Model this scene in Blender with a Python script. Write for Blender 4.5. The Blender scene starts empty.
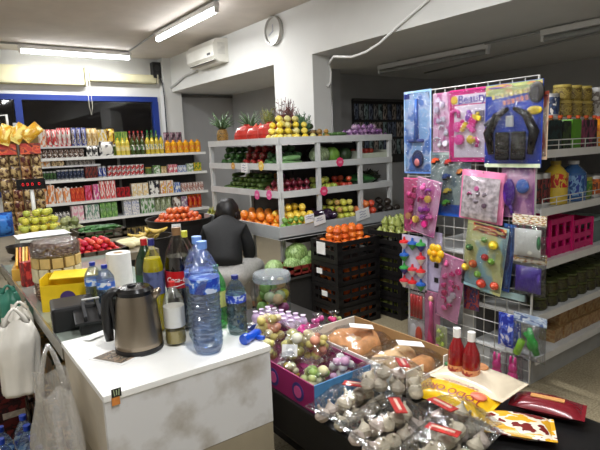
import bpy, bmesh, math, random
from mathutils import Matrix, Vector, noise as mnoise

S = bpy.context.scene
COL = S.collection
PI = math.pi
rnd = random.Random(7)

# ------------------------------------------------------------------ camera
F, H, PITCH, YAW, ROLL = 512.0, 1.50, .1556, .6264, .0391
cy_, sy_ = math.cos(YAW), math.sin(YAW)
cp_, sp_ = math.cos(PITCH), math.sin(PITCH)
cr_, sr_ = math.cos(ROLL), math.sin(ROLL)
fwd = Vector((sy_ * cp_, cy_ * cp_, -sp_))
rt0 = Vector((cy_, -sy_, 0))
up0 = rt0.cross(fwd)
# image x = cr*x - sr*u ; image y = sr*x + cr*u
right = rt0 * cr_ - up0 * sr_
upv = rt0 * sr_ + up0 * cr_
cd = bpy.data.cameras.new('camera')
cam = bpy.data.objects.new('camera', cd)
COL.objects.link(cam)
mw = Matrix.Identity(4)
for i in range(3):
    mw[i][0] = right[i]; mw[i][1] = upv[i]; mw[i][2] = -fwd[i]
mw[0][3], mw[1][3], mw[2][3] = 0, 0, H
cam.matrix_world = mw
cd.sensor_width = 36.0
cd.lens = F / 600.0 * 36.0
cd.clip_start = .05
S.camera = cam

# ------------------------------------------------------------------ world, exposure
w = bpy.data.worlds.new('night')
S.world = w
w.use_nodes = True
w.node_tree.nodes['Background'].inputs[0].default_value = (.006, .005, .005, 1)
w.node_tree.nodes['Background'].inputs[1].default_value = 1.0
S.view_settings.view_transform = 'Standard'
S.view_settings.look = 'None'
S.view_settings.gamma = 1
S.view_settings.use_curve_mapping = False
S.view_settings.exposure = 0.0

# the shop's fluorescent tubes (x, y, z, length, direction, power); two are in the picture, the rest run on behind the camera
TUBES = [
    (1.85, 7.46, 2.80, 1.36, 'x', 26),
    (2.44, 5.36, 2.80, 1.5, 'y', 34),
    (1.75, 2.3, 2.80, 1.5, 'y', 52),
    (0.2, 4.6, 2.80, 1.5, 'y', 22),
    (0.55, 0.2, 2.80, 1.5, 'y', 42),
    (-1.2, 1.8, 2.80, 1.5, 'y', 16),
]
LAMP_COL = (.985, .99, 1.0)
for (x, y, z, L, d, P) in TUBES:
    ld = bpy.data.lights.new('tube_light', 'AREA')
    ld.shape = 'RECTANGLE'
    ld.size, ld.size_y = (L, .06) if d == 'x' else (.06, L)
    ld.energy = P
    ld.color = LAMP_COL
    lo = bpy.data.objects.new('tube_light', ld)
    COL.objects.link(lo)
    lo.location = (x, y, z - .03)


# ------------------------------------------------------------------ measuring helpers (picture ray -> point in the shop)
def ray(px, py):
    X = (px - 300) / F; U = -(py - 225) / F
    x = cr_ * X + sr_ * U; u = -sr_ * X + cr_ * U
    fh = cp_ + sp_ * u; z = -sp_ + cp_ * u
    return Vector((cy_ * x + sy_ * fh, -sy_ * x + cy_ * fh, z))
def onz(px, py, z):
    d = ray(px, py); t = (z - H) / d.z
    return Vector((d.x * t, d.y * t, z))
def onX(px, py, X):
    d = ray(px, py); t = X / d.x
    return Vector((X, d.y * t, H + d.z * t))
def onY(px, py, Y):
    d = ray(px, py); t = Y / d.y
    return Vector((d.x * t, Y, H + d.z * t))
def onD(px, py, D):
    d = ray(px, py); t = D / math.hypot(d.x, d.y)
    return Vector((d.x * t, d.y * t, H + d.z * t))

# ------------------------------------------------------------------ materials
MC = {}
def lin(c):
    return tuple(((x / 255) / 12.92 if x / 255 <= .04045 else ((x / 255 + .055) / 1.055) ** 2.4) for x in c)
def _new(name):
    m = bpy.data.materials.new(name); m.use_nodes = True
    nt = m.node_tree
    return m, nt, nt.nodes['Principled BSDF']
def mat(c, rough=.5, metal=0., var=.12, scale=18., bump=0., emit=0., spec=.5, coat=0.):
    """plain procedural surface: colour c (sRGB 0-255) with a little noise variation"""
    key = ('m', c, rough, metal, var, scale, bump, emit, spec, coat)
    if key in MC: return MC[key]
    m, nt, b = _new('surface')
    col = lin(c)
    if var > 0:
        tc = nt.nodes.new('ShaderNodeTexCoord'); n = nt.nodes.new('ShaderNodeTexNoise')
        n.inputs['Scale'].default_value = scale; n.inputs['Detail'].default_value = 3
        nt.links.new(tc.outputs['Object'], n.inputs['Vector'])
        r = nt.nodes.new('ShaderNodeValToRGB')
        r.color_ramp.elements[0].position = .3; r.color_ramp.elements[1].position = .7
        r.color_ramp.elements[0].color = tuple(x * (1 - var) for x in col) + (1,)
        r.color_ramp.elements[1].color = tuple(min(1, x * (1 + var)) for x in col) + (1,)
        nt.links.new(n.outputs['Fac'], r.inputs['Fac']); nt.links.new(r.outputs['Color'], b.inputs['Base Color'])
        if bump:
            bp = nt.nodes.new('ShaderNodeBump'); bp.inputs['Strength'].default_value = bump; bp.inputs['Distance'].default_value = .01
            nt.links.new(n.outputs['Fac'], bp.inputs['Height']); nt.links.new(bp.outputs['Normal'], b.inputs['Normal'])
    else:
        b.inputs['Base Color'].default_value = col + (1,)
    b.inputs['Roughness'].default_value = rough; b.inputs['Metallic'].default_value = metal
    b.inputs['Specular IOR Level'].default_value = spec
    b.inputs['Coat Weight'].default_value = coat
    if emit:
        b.inputs['Emission Color'].default_value = col + (1,); b.inputs['Emission Strength'].default_value = emit
    MC[key] = m
    return m
def printed(cols, scale=6., seed=0, rough=.35, stretch=(1, 1, 1), soft=False):
    """printed packaging: hard-edged patches of several inks"""
    key = ('p', tuple(cols), scale, seed, rough, stretch, soft)
    if key in MC: return MC[key]
    m, nt, b = _new('printed_package')
    tc = nt.nodes.new('ShaderNodeTexCoord'); mp = nt.nodes.new('ShaderNodeMapping')
    mp.inputs['Location'].default_value = (seed * 1.37, seed * .71, seed * 2.3)
    mp.inputs['Scale'].default_value = stretch
    nt.links.new(tc.outputs['Generated'], mp.inputs['Vector'])
    n = nt.nodes.new('ShaderNodeTexNoise'); n.inputs['Scale'].default_value = scale; n.inputs['Detail'].default_value = 2
    nt.links.new(mp.outputs[0], n.inputs['Vector'])
    r = nt.nodes.new('ShaderNodeValToRGB'); r.color_ramp.interpolation = 'LINEAR' if soft else 'CONSTANT'
    k = len(cols)
    while len(r.color_ramp.elements) < k: r.color_ramp.elements.new(.5)
    for i, c in enumerate(cols):
        e = r.color_ramp.elements[i]
        e.position = 0 if i == 0 else .47 + .2 * (i - 1) / max(1, k - 1)
        e.color = lin(c) + (1,)
    nt.links.new(n.outputs['Fac'], r.inputs['Fac']); nt.links.new(r.outputs['Color'], b.inputs['Base Color'])
    b.inputs['Roughness'].default_value = rough
    MC[key] = m
    return m
def film(tint=(248, 250, 252), gloss=.07, rough=.06, bump=1., scale=26., body=0.0):
    """thin clear plastic: mostly see-through, crinkled glossy"""
    key = ('f', tint, gloss, rough, bump, scale, body)
    if key in MC: return MC[key]
    m, nt, b = _new('clear_plastic')
    nt.nodes.remove(b)
    out = nt.nodes['Material Output']
    tr = nt.nodes.new('ShaderNodeBsdfTransparent'); tr.inputs[0].default_value = lin(tint) + (1,)
    gl = nt.nodes.new('ShaderNodeBsdfGlossy'); gl.inputs['Roughness'].default_value = rough
    tc = nt.nodes.new('ShaderNodeTexCoord'); n = nt.nodes.new('ShaderNodeTexNoise'); n.inputs['Scale'].default_value = scale
    nt.links.new(tc.outputs['Object'], n.inputs['Vector'])
    bp = nt.nodes.new('ShaderNodeBump'); bp.inputs['Strength'].default_value = bump; bp.inputs['Distance'].default_value = .012
    nt.links.new(n.outputs['Fac'], bp.inputs['Height']); nt.links.new(bp.outputs[0], gl.inputs['Normal'])
    lw = nt.nodes.new('ShaderNodeLayerWeight'); lw.inputs[0].default_value = .35
    nt.links.new(bp.outputs[0], lw.inputs['Normal'])
    ma = nt.nodes.new('ShaderNodeMath'); ma.operation = 'MULTIPLY_ADD'
    ma.inputs[1].default_value = .38; ma.inputs[2].default_value = gloss; ma.use_clamp = True
    nt.links.new(lw.outputs['Fresnel'], ma.inputs[0])
    mx = nt.nodes.new('ShaderNodeMixShader')
    nt.links.new(ma.outputs[0], mx.inputs[0]); nt.links.new(tr.outputs[0], mx.inputs[1]); nt.links.new(gl.outputs[0], mx.inputs[2])
    last = mx
    if body:
        df = nt.nodes.new('ShaderNodeBsdfDiffuse'); df.inputs[0].default_value = lin(tint) + (1,)
        m2 = nt.nodes.new('ShaderNodeMixShader'); m2.inputs[0].default_value = body
        nt.links.new(mx.outputs[0], m2.inputs[1]); nt.links.new(df.outputs[0], m2.inputs[2]); last = m2
    nt.links.new(last.outputs[0], out.inputs[0])
    MC[key] = m
    return m

WHITE = mat((226, 226, 224), .45, var=.03)
WHITEP = mat((238, 238, 234), .35, var=.02)
STEEL = mat((170, 168, 162), .28, 1., var=.06, scale=4)
BLACKP = mat((22, 22, 24), .4, var=.1)
BLACKG = mat((14, 14, 16), .2, var=.05)
WIRE = mat((205, 205, 200), .35, .3, var=.0)
DARK = mat((38, 36, 35), .7)
CARDB = mat((150, 118, 78), .8, var=.1)
SHELFW = mat((222, 224, 224), .4, var=.03)
GREYM = mat((165, 166, 165), .45, var=.05)
FILM = film()
PAPER = mat((240, 240, 238), .7, var=.02)
INK = mat((60, 60, 80), .7, var=0)

# ------------------------------------------------------------------ mesh builder
class M:
    def __init__(self):
        self.v = []; self.f = []; self.mi = []; self.sm = []; self.mats = []; self.T = Matrix.Identity(4)
    def mid(self, m):
        if m not in self.mats: self.mats.append(m)
        return self.mats.index(m)
    def add(self, vs, fs, m, smooth=False):
        o = len(self.v); i = self.mid(m)
        self.v += [tuple(self.T @ Vector(p)) for p in vs]
        for f in fs:
            self.f.append([a + o for a in f]); self.mi.append(i); self.sm.append(smooth)
        return self
    def box(self, c, s, m, rz=0., bev=0., rx=0., ry=0.):
        R = Matrix.Translation(c) @ Matrix.Rotation(rz, 4, 'Z') @ Matrix.Rotation(ry, 4, 'Y') @ Matrix.Rotation(rx, 4, 'X')
        bm = bmesh.new(); bmesh.ops.create_cube(bm, size=1.0)
        for q in bm.verts: q.co = Vector((q.co.x * s[0], q.co.y * s[1], q.co.z * s[2]))
        if bev > 0: bmesh.ops.bevel(bm, geom=bm.edges[:], offset=min(bev, min(s) * .45), segments=2, affect='EDGES', profile=.6)
        bm.verts.index_update()
        vs = [R @ q.co for q in bm.verts]; fs = [[q.index for q in f.verts] for f in bm.faces]
        bm.free()
        return self.add(vs, fs, m, False)
    def bx(self, x0, x1, y0, y1, z0, z1, m, bev=0.):
        return self.box(((x0 + x1) / 2, (y0 + y1) / 2, (z0 + z1) / 2), (abs(x1 - x0), abs(y1 - y0), abs(z1 - z0)), m, bev=bev)
    def lathe(self, prof, m, n=20, c=(0, 0, 0), wob=None, axis='z', flat=False):
        """prof: [(r,z)...]; m: one material or one per segment"""
        vs = []; 
        for (r, z) in prof:
            for k in range(n):
                a = 2 * PI * k / n
                rr = r * (wob(a, z) if wob else 1)
                p = (rr * math.cos(a), rr * math.sin(a), z)
                if axis == 'x': p = (p[2], p[0], p[1])
                if axis == 'y': p = (p[0], p[2], p[1])
                vs.append((p[0] + c[0], p[1] + c[1], p[2] + c[2]))
        for j in range(len(prof) - 1):
            mm = m[j] if isinstance(m, (list, tuple)) else m
            fs = []
            for k in range(n):
                k2 = (k + 1) % n
                fs.append([j * n + k, j * n + k2, (j + 1) * n + k2, (j + 1) * n + k])
            used = sorted({a for f in fs for a in f}); mp = {a: i for i, a in enumerate(used)}
            self.add([vs[a] for a in used], [[mp[a] for a in f] for f in fs], mm, not flat)
        for j, rev in ((0, True), (len(prof) - 1, False)):
            if prof[j][0] > 1e-5:
                mm = m[0 if rev else -1] if isinstance(m, (list, tuple)) else m
                ring = vs[j * n:(j + 1) * n]
                self.add(ring, [list(range(n))[::-1] if rev else list(range(n))], mm, False)
        return self
    def tube(self, pts, r, m, n=8, closed=False):
        pts = [Vector(p) for p in pts]; N = len(pts); vs = []
        rs = r if isinstance(r, (list, tuple)) else [r] * N
        prev = None
        for i, p in enumerate(pts):
            a = pts[(i - 1) % N] if (closed or i > 0) else p
            b = pts[(i + 1) % N] if (closed or i < N - 1) else p
            t = (b - a).normalized()
            if prev is None:
                u = t.orthogonal().normalized()
            else:
                u = (prev - t * prev.dot(t))
                u = u.normalized() if u.length > 1e-6 else t.orthogonal().normalized()
            prev = u; q = t.cross(u)
            for k in range(n):
                an = 2 * PI * k / n
                vs.append(p + (u * math.cos(an) + q * math.sin(an)) * rs[i])
        fs = []
        for i in range(N if closed else N - 1):
            i2 = (i + 1) % N
            for k in range(n):
                k2 = (k + 1) % n
                fs.append([i * n + k, i * n + k2, i2 * n + k2, i2 * n + k])
        if not closed:
            fs.append(list(range(n))[::-1]); fs.append([(N - 1) * n + k for k in range(n)])
        return self.add(vs, fs, m, True)
    def ball(self, c, r, m, n=12, k=8, wob=0., seed=0., rot=None):
        if not isinstance(r, (tuple, list)): r = (r, r, r)
        vs = []; fs = []
        R = rot or Matrix.Identity(3)
        for j in range(k + 1):
            th = PI * j / k
            for i in range(n):
                a = 2 * PI * i / n
                d = Vector((math.sin(th) * math.cos(a), math.sin(th) * math.sin(a), math.cos(th)))
                s = 1 + (wob * mnoise.noise(d * 1.8 + Vector((seed, seed * .7, 1))) if wob else 0)
                q = R @ Vector((d.x * r[0] * s, d.y * r[1] * s, d.z * r[2] * s))
                vs.append((c[0] + q.x, c[1] + q.y, c[2] + q.z))
        for j in range(k):
            for i in range(n):
                i2 = (i + 1) % n
                fs.append([j * n + i, (j + 1) * n + i, (j + 1) * n + i2, j * n + i2])
        return self.add(vs, fs, m, True)
    def pillow(self, sx, sy, t, m, n=12, seam=.03, wr=.12, seed=0., base=False):
        """a filled bag lying in xy, thickness t, crimped seams at the x ends; base: flat underside at z=0"""
        vs = []; fs = []
        for side in (1, -1):
            for j in range(n + 1):
                for i in range(n + 1):
                    u = -1 + 2 * i / n; q = -1 + 2 * j / n
                    e = max(0., (1 - abs(u) ** 2.6)) ** .55 * max(0., (1 - abs(q) ** 2.6)) ** .55
                    k = mnoise.noise(Vector((u * 2.3 + seed, q * 2.3, seed * 1.3 + side))) * wr + mnoise.noise(Vector((u * 6 + seed, q * 6, seed + side))) * wr * .5
                    z = t / 2 * (e * (1 + k))
                    z = (t * .5 + z if side > 0 else max(0., t * .5 - z) ) if base else side * z
                    x = u * sx / 2 * (1 - .05 * e); y = q * sy / 2 * (1 - .05 * e)
                    vs.append((x, y, z))
        N = n + 1
        for s_ in (0, 1):
            o = s_ * N * N
            for j in range(n):
                for i in range(n):
                    f = [o + j * N + i, o + j * N + i + 1, o + (j + 1) * N + i + 1, o + (j + 1) * N + i]
                    fs.append(f if s_ == 0 else f[::-1])
        self.add(vs, fs, m, True)
        if seam > 0:
            z = t * .5 if base else 0
            for s_ in (1, -1):
                self.box((s_ * (sx / 2 + seam * .4), 0, z), (seam, sy * .98, .0025), m)
        return self
    def mesh(self, name):
        me = bpy.data.meshes.new(name)
        me.from_pydata(self.v, [], self.f)
        for m in self.mats: me.materials.append(m)
        me.polygons.foreach_set('material_index', self.mi)
        me.polygons.foreach_set('use_smooth', self.sm)
        me.update()
        return me
    def build(self, name, parent=None, loc=None, rot=None):
        o = bpy.data.objects.new(name, self.mesh(name))
        COL.objects.link(o)
        if parent is not None: o.parent = parent
        if loc is not None: o.location = loc
        if rot is not None: o.rotation_euler = rot
        return o

def tag(o, label, cat, group=None, kind=None):
    o['label'] = label; o['category'] = cat
    if group: o['group'] = group
    if kind: o['kind'] = kind
    return o
def thing(name, label, cat, loc=(0, 0, 0), rot=(0, 0, 0), group=None):
    o = bpy.data.objects.new(name, None); COL.objects.link(o)
    o.empty_display_size = .05
    o.location = loc; o.rotation_euler = rot
    return tag(o, label, cat, group)
def struct(name, mb):
    o = mb.build(name); o['kind'] = 'structure'; return o
def place(name, me, loc, rz=0., label='', cat='', group=None, rot=None, sc=None):
    o = bpy.data.objects.new(name, me); COL.objects.link(o)
    o.location = loc; o.rotation_euler = rot if rot else (0, 0, rz)
    if sc: o.scale = sc if isinstance(sc, (tuple, list)) else (sc, sc, sc)
    return tag(o, label, cat, group)
def dup(root, loc=None, rot=None, label=None, group=None, parent=None):
    c = root.copy(); COL.objects.link(c)
    if parent is not None: c.parent = parent
    if loc is not None: c.location = loc
    if rot is not None: c.rotation_euler = rot
    if label: c['label'] = label
    if group: c['group'] = group
    for ch in list(root.children): dup(ch, parent=c)
    return c
def text2d(s, size, shear=0.):
    cu = bpy.data.curves.new('lettering', 'FONT'); cu.body = s; cu.size = size; cu.shear = shear
    cu.align_x = 'CENTER'; cu.align_y = 'CENTER'; cu.offset = size * .012
    o = bpy.data.objects.new('lettering', cu); COL.objects.link(o)
    bpy.context.view_layer.update()
    me = bpy.data.meshes.new_from_object(o.evaluated_get(bpy.context.evaluated_depsgraph_get()))
    vs = [tuple(v.co) for v in me.vertices]; fs = [list(p.vertices) for p in me.polygons]
    bpy.data.objects.remove(o); bpy.data.meshes.remove(me); bpy.data.curves.remove(cu)
    return vs, fs

# ================================================================== THE ROOM
def floor_mat():
    m, nt, b = _new('terrazzo_floor')
    tc = nt.nodes.new('ShaderNodeTexCoord')
    n1 = nt.nodes.new('ShaderNodeTexNoise'); n1.inputs['Scale'].default_value = 90; n1.inputs['Detail'].default_value = 4
    n2 = nt.nodes.new('ShaderNodeTexNoise'); n2.inputs['Scale'].default_value = 2.2
    br = nt.nodes.new('ShaderNodeTexBrick'); br.offset = 0
    br.inputs['Scale'].default_value = 1; br.inputs['Brick Width'].default_value = .4; br.inputs['Row Height'].default_value = .4
    br.inputs['Mortar Size'].default_value = .003
    br.inputs['Color1'].default_value = br.inputs['Color2'].default_value = (1, 1, 1, 1); br.inputs['Mortar'].default_value = (.72, .72, .7, 1)
    for q in (n1, n2, br): nt.links.new(tc.outputs['Object'], q.inputs['Vector'])
    r = nt.nodes.new('ShaderNodeValToRGB')
    r.color_ramp.elements[0].position = .32; r.color_ramp.elements[1].position = .68
    r.color_ramp.elements[0].color = lin((128, 116, 92)) + (1,); r.color_ramp.elements[1].color = lin((178, 166, 138)) + (1,)
    nt.links.new(n1.outputs['Fac'], r.inputs['Fac'])
    mx = nt.nodes.new('ShaderNodeMix'); mx.data_type = 'RGBA'; mx.blend_type = 'MULTIPLY'; mx.inputs[0].default_value = 1
    nt.links.new(r.outputs[0], mx.inputs[6]); nt.links.new(br.outputs[0], mx.inputs[7])
    nt.links.new(mx.outputs[2], b.inputs['Base Color']); b.inputs['Roughness'].default_value = .38
    return m
FLOORM = floor_mat()
WALLM = mat((214, 214, 210), .8, var=.03, scale=3)
CEILM = mat((208, 200, 190), .9, var=.05, scale=5, bump=.15)
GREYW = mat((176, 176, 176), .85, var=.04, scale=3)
BLUEF = mat((24, 50, 128), .4, var=.05)

struct('floor', M().bx(-2.6, 6.6, -2.2, 8.3, -.1, 0, FLOORM))
struct('ceiling', M().bx(-2.6, 3.28, -2.2, 8.2, 2.9, 3.05, CEILM))
struct('ceiling_low', M().bx(3.28, 6.6, -2.2, 8.2, 2.39, 3.05, WALLM))
mb = M()
mb.bx(-2.6, 3.10, 8.0, 8.2, 2.32, 2.9, WALLM).bx(-2.6, 3.10, 8.0, 8.2, 0, .95, WALLM).bx(3.10, 3.28, 8.0, 8.2, 0, 2.9, WALLM)
struct('wall_back', mb)
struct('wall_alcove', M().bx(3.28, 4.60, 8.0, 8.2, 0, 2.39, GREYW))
struct('wall_left', M().bx(-2.7, -2.6, -2.2, 8.2, 0, 2.9, WALLM))
struct('wall_front', M().bx(-2.6, 6.6, -2.3, -2.2, 0, 2.9, WALLM))
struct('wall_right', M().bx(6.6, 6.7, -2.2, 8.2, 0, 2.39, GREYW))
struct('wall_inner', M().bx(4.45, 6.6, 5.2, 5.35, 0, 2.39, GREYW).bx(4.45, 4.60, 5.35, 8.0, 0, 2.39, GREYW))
struct('column_1', M().bx(3.279, 3.51, 4.21, 4.91, 0, 2.39, WALLM))
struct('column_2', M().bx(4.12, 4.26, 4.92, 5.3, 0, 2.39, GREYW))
struct('column_3', M().bx(3.16, 3.43, 7.8, 8.0, 0, 2.9, WALLM))
# window onto the night street
mb = M()
mb.bx(-2.6, 3.10, 7.97, 8.06, 2.25, 2.325, BLUEF).bx(-2.6, 3.10, 7.97, 8.06, .95, 1.02, BLUEF)
for x in (-1.2, 1.14, 3.06): mb.bx(x - .045, x + .045, 7.97, 8.06, 1.02, 2.25, BLUEF)
wf = struct('window_1', mb)
gm, nt, b = _new('window_glass')
b.inputs['Base Color'].default_value = (.9, .92, .95, 1); b.inputs['Roughness'].default_value = .03
b.inputs['Transmission Weight'].default_value = 1; b.inputs['IOR'].default_value = 1.45
o = M().bx(-2.6, 3.06, 8.02, 8.03, 1.0, 2.27, gm).build('glass_pane', wf)
# roller blinds rolled up above the window
CREAM = mat((222, 216, 178), .75, var=.04, scale=6)
def blind(x0, x1, z0, z1, label, cord=None):
    t = thing('roller_blind', label, 'blind', ((x0 + x1) / 2, 7.97, z0))
    hw = (x1 - x0) / 2; h = z1 - z0
    M().box((0, -.05, h * .5), (2 * hw - .04, .10, h * .96), CREAM, bev=.03).build('rolled_fabric', t)
    for s in (-1, 1): M().box((s * hw, -.045, h * .5), (.02, .13, h), mat((205, 200, 175), .5)).build('bracket', t)
    M().box((0, .012, h * .5), (2 * hw, .03, h), CREAM).build('back_strip', t)
    if cord:
        M().tube([(hw - .03, -h, .05), (hw - .035, -h, -.3), (hw - .015, -h, -.42), (hw + .01, -h, -.3), (hw, -h, .05)], .003, mat((200, 196, 180), .6), 6).build('pull_cord', t)
    return t
blind(-1.15, 2.03, 2.45, 2.70, 'wide cream roller blind rolled up above the dark window', True)
blind(2.06, 3.09, 2.52, 2.65, 'narrow cream roller blind rolled up beside the black wall speaker')

# fluorescent lamps
TUBEM = mat((250, 252, 255), .5, var=0, emit=19.)
def lamp(x, y, z, L, d, label, group=None, on=True):
    t = thing('fluorescent_lamp', label, 'lamp', (x, y, z), (0, 0, 0 if d == 'x' else PI / 2), group)
    M().box((0, 0, .052), (L + .06, .055, .05), WHITE, bev=.008).build('housing', t)
    M().lathe([(.024, -L / 2), (.024, L / 2)], TUBEM if on else mat((150, 152, 150), .3), 10, (0, 0, 0), axis='x').build('tube', t)
    for s in (-1, 1): M().box((s * (L / 2 + .012), 0, .008), (.024, .045, .06), WHITE, bev=.005).build('end_cap', t)
    for s in (-1, 1): M().box((s * L * .3, 0, .085), (.03, .03, .03), GREYM).build('bracket', t)
    return t
for i, (x, y, z, L, d, P) in enumerate(TUBES):
    lamp(x, y, z, L, d, ['lit fluorescent lamp on the ceiling in front of the window', 'lit fluorescent lamp on the ceiling beside the air conditioner',
         'lit fluorescent lamp on the ceiling over the counter', 'lit fluorescent lamp on the ceiling left of the counter', 'lit fluorescent lamp on the ceiling over the entrance',
         'lit fluorescent lamp on the ceiling by the left wall'][i])
lamp(4.44, 3.71, 2.30, 1.4, 'y', 'unlit fluorescent lamp on the dark low ceiling behind the toy rack', on=False)
lamp(4.36, 1.75, 2.30, 1.3, 'y', 'unlit fluorescent lamp on the dark low ceiling above the tall jars', on=False)
tag(M().tube([(-2.0, 7.46, 2.885), (1.1, 7.46, 2.885), (2.53, 7.46, 2.885), (2.44, 6.2, 2.885), (2.44, 4.4, 2.885), (2.44, 1.2, 2.885)], .012, GREYM).build('cable_conduit'), 'thin grey conduit running along the ceiling between the lit lamps', 'conduit')
tag(M().tube([(5.55, 4.7, 2.378), (5.3, 3.5, 2.378), (4.95, 2.1, 2.378), (4.8, 1.2, 2.378)], .011, GREYM).build('cable_conduit'), 'thin dark conduit on the low ceiling behind the unlit lamps', 'conduit')
tag(M().tube([(4.40, 3.0, 2.37), (4.38, 2.4, 2.37)], .011, GREYM).build('cable_conduit'), 'short conduit on the low ceiling joining the two unlit lamps', 'conduit')
tag(M().tube([(3.45, 7.96, 2.35), (4.42, 7.96, 2.35)], .02, mat((110, 108, 105), .5)).build('pipe'), 'dark pipe along the top of the grey alcove wall', 'pipe')

# air conditioner
t = thing('air_conditioner', 'white wall mounted air conditioner above the alcove', 'air conditioner', (3.28, 6.33, 2.57))
ACW = mat((230, 228, 218), .4, var=.02)
mb = M()
pr = [(-.0, 0), (-.13, 0), (-.205, .07), (-.215, .20), (-.17, .275), (0, .29)]
n = len(pr); vs = [(x, -.40, z) for x, z in pr] + [(x, .40, z) for x, z in pr]
mb.add(vs, [list(range(n)), list(range(n, 2 * n))[::-1]] + [[i, i + n, (i + 1) % n + n, (i + 1) % n] for i in range(n)], ACW)
mb.build('body', t)
M().box((-.168, 0, .03), (.012, .70, .05), mat((70, 68, 64), .5), ry=.82).build('air_vent', t)
M().box((-.175, 0, .025), (.01, .70, .02), ACW, ry=.82).build('louvre', t)
M().box((-.213, -.27, .1), (.008, .08, .025), mat((50, 50, 55), .4)).build('badge', t)
M().box((-.10, -.403, .16), (.10, .004, .14), mat((215, 213, 205), .5)).build('side_panel', t)
tag(M().tube([onX(p[0], p[1], 3.262) for p in ((197, 71), (185, 76), (176, 84), (165, 92))] + [Vector((3.24, 7.9, 2.3))], .018, mat((185, 185, 182), .5)).build('drain_hose'), 'grey hose curving down from the air conditioner to the corner', 'hose')
# clock
cpos = onX(274.5, 31, 3.27)
t = thing('wall_clock', 'round silver rimmed wall clock at the top of the column', 'clock', (3.278, cpos.y, cpos.z), (0, -PI / 2, 0))
M().lathe([(.155, 0), (.158, .03), (.150, .045), (.135, .045), (.13, .03)], mat((190, 190, 185), .25, .7, var=0), 32).build('rim', t)
M().lathe([(.133, .0), (.133, .025)], mat((232, 236, 240), .4, var=0), 32).build('dial', t)
M().box((.03, 0, .03), (.075, .008, .004), INK).build('hour_hand', t)
M().box((-.02, .04, .03), (.012, .10, .004), INK, rz=.4).build('minute_hand', t)
mb = M()
for k in range(12): mb.box((.112 * math.cos(k * PI / 6), .112 * math.sin(k * PI / 6), .027), (.02, .006, .003), INK, rz=k * PI / 6)
mb.build('hour_marks', t)
# speaker box and wires in the corner
t = thing('wall_speaker', 'small black box speaker in the corner right of the window', 'speaker', (3.09, 7.93, 2.60))
M().box((0, 0, .12), (.13, .13, .24), BLACKP, bev=.01).build('cabinet', t)
M().lathe([(.045, 0), (.035, .008), (.012, .012)], mat((50, 50, 52), .5), 16, (0, -.066, .15), axis='y').build('cone', t)
M().lathe([(.025, 0), (.018, .006)], mat((50, 50, 52), .5), 14, (0, -.066, .06), axis='y').build('tweeter', t)
tag(M().tube([(3.12, 7.86, 2.6), (3.135, 7.80, 2.5), (3.14, 7.79, 2.3), (3.14, 7.79, 1.7)], .01, mat((60, 60, 62), .5)).build('speaker_cable'), 'dark cable hanging below the corner speaker', 'cable')
# white cable across the drop of the ceiling
pts = [onX(p[0], p[1], 3.262) for p in ((450, -22), (428, 0), (398, 26), (380, 43), (366, 52), (352, 57), (334, 56.5))]
pts += [Vector((3.48, 4.195, 2.31)), Vector((3.50, 4.19, 2.22)), Vector((3.49, 4.19, 2.12)), Vector((3.45, 4.19, 2.08))]
tag(M().tube(pts, .012, mat((235, 235, 232), .4, var=0)).build('cable'), 'white cable draped across the ceiling drop to the column', 'cable')
# ================================================================== BACK GROCERY SHELF
BX0, BX1, BY = 1.12, 3.54, 7.30
TIERS = [1.45, 1.16, .86, .60, .16]
t = thing('wall_shelf', 'long white metal grocery shelf under the window', 'shelf', ((BX0 + BX1) / 2, BY + .2, 0))
def off(x, y, z): return (x - (BX0 + BX1) / 2, y - BY - .2, z)
o = M().box(off((BX0 + BX1) / 2, BY + .44, .80), (BX1 - BX0, .02, 1.5), mat((60, 58, 56), .7)).build('back_panel', t)
for z in TIERS:
    o = M().box(off((BX0 + BX1) / 2, BY + .215, z - .013), (BX1 - BX0, .43, .026), SHELFW).build('shelf_board', t)
    M().box((0, -.2, z - .018), (BX1 - BX0, .006, .036), WHITEP).build('price_rail', o)
for z, x1, dp in ((1.60, 2.26, .32), (1.345, 1.98, .34)):
    M().box(off((BX0 + x1) / 2, BY + .42 - dp / 2, z - .012), (x1 - BX0, dp, .022), SHELFW).build('shelf_board', t)
for x in (BX0 - .01, 2.33, BX1 + .01):
    M().box(off(x, BY + .42, .78), (.035, .03, 1.56), GREYM).build('upright', t)
M().box((0, .02, .07), (BX1 - BX0, .36, .14), GREYM).build('plinth', t)

# product shapes (one mesh each, shared by the repeats)
PM = {}
def carton(w, d, h, c, top=None, seed=0):
    k = ('carton', w, d, h, tuple(c), top, seed)
    if k not in PM:
        mb = M(); m = printed(c, 3.6, seed, .35, (1.2, 1, 1.), True)
        if top == 'gable':
            mb.bx(-w / 2, w / 2, -d / 2, d / 2, 0, h * .82, m)
            mb.add([(-w / 2, -d / 2, h * .82), (w / 2, -d / 2, h * .82), (w / 2, d / 2, h * .82), (-w / 2, d / 2, h * .82), (-w / 2, 0, h), (w / 2, 0, h)],
                   [[0, 1, 5, 4], [2, 3, 4, 5], [1, 2, 5], [3, 0, 4]], m)
        else:
            mb.bx(-w / 2, w / 2, -d / 2, d / 2, 0, h, m, bev=.004)
        if top == 'cap': mb.lathe([(w * .16, h), (w * .16, h + .018)], WHITEP, 10, (0, -d * .1, 0))
        PM[k] = mb.mesh('carton')
    return PM[k]
def can(r, h, c, lid=(200, 200, 200), seed=0):
    k = ('can', r, h, tuple(c), lid, seed)
    if k not in PM:
        l = mat(lid, .3, .6, var=0); m = printed(c, 4, seed)
        PM[k] = M().lathe([(r * .94, 0), (r, .006), (r, h * .12), (r, h * .85), (r * .98, h * .9), (r * .98, h), (r * .9, h)], [l, l, m, l, l, l], 14).mesh('can')
    return PM[k]
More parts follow.
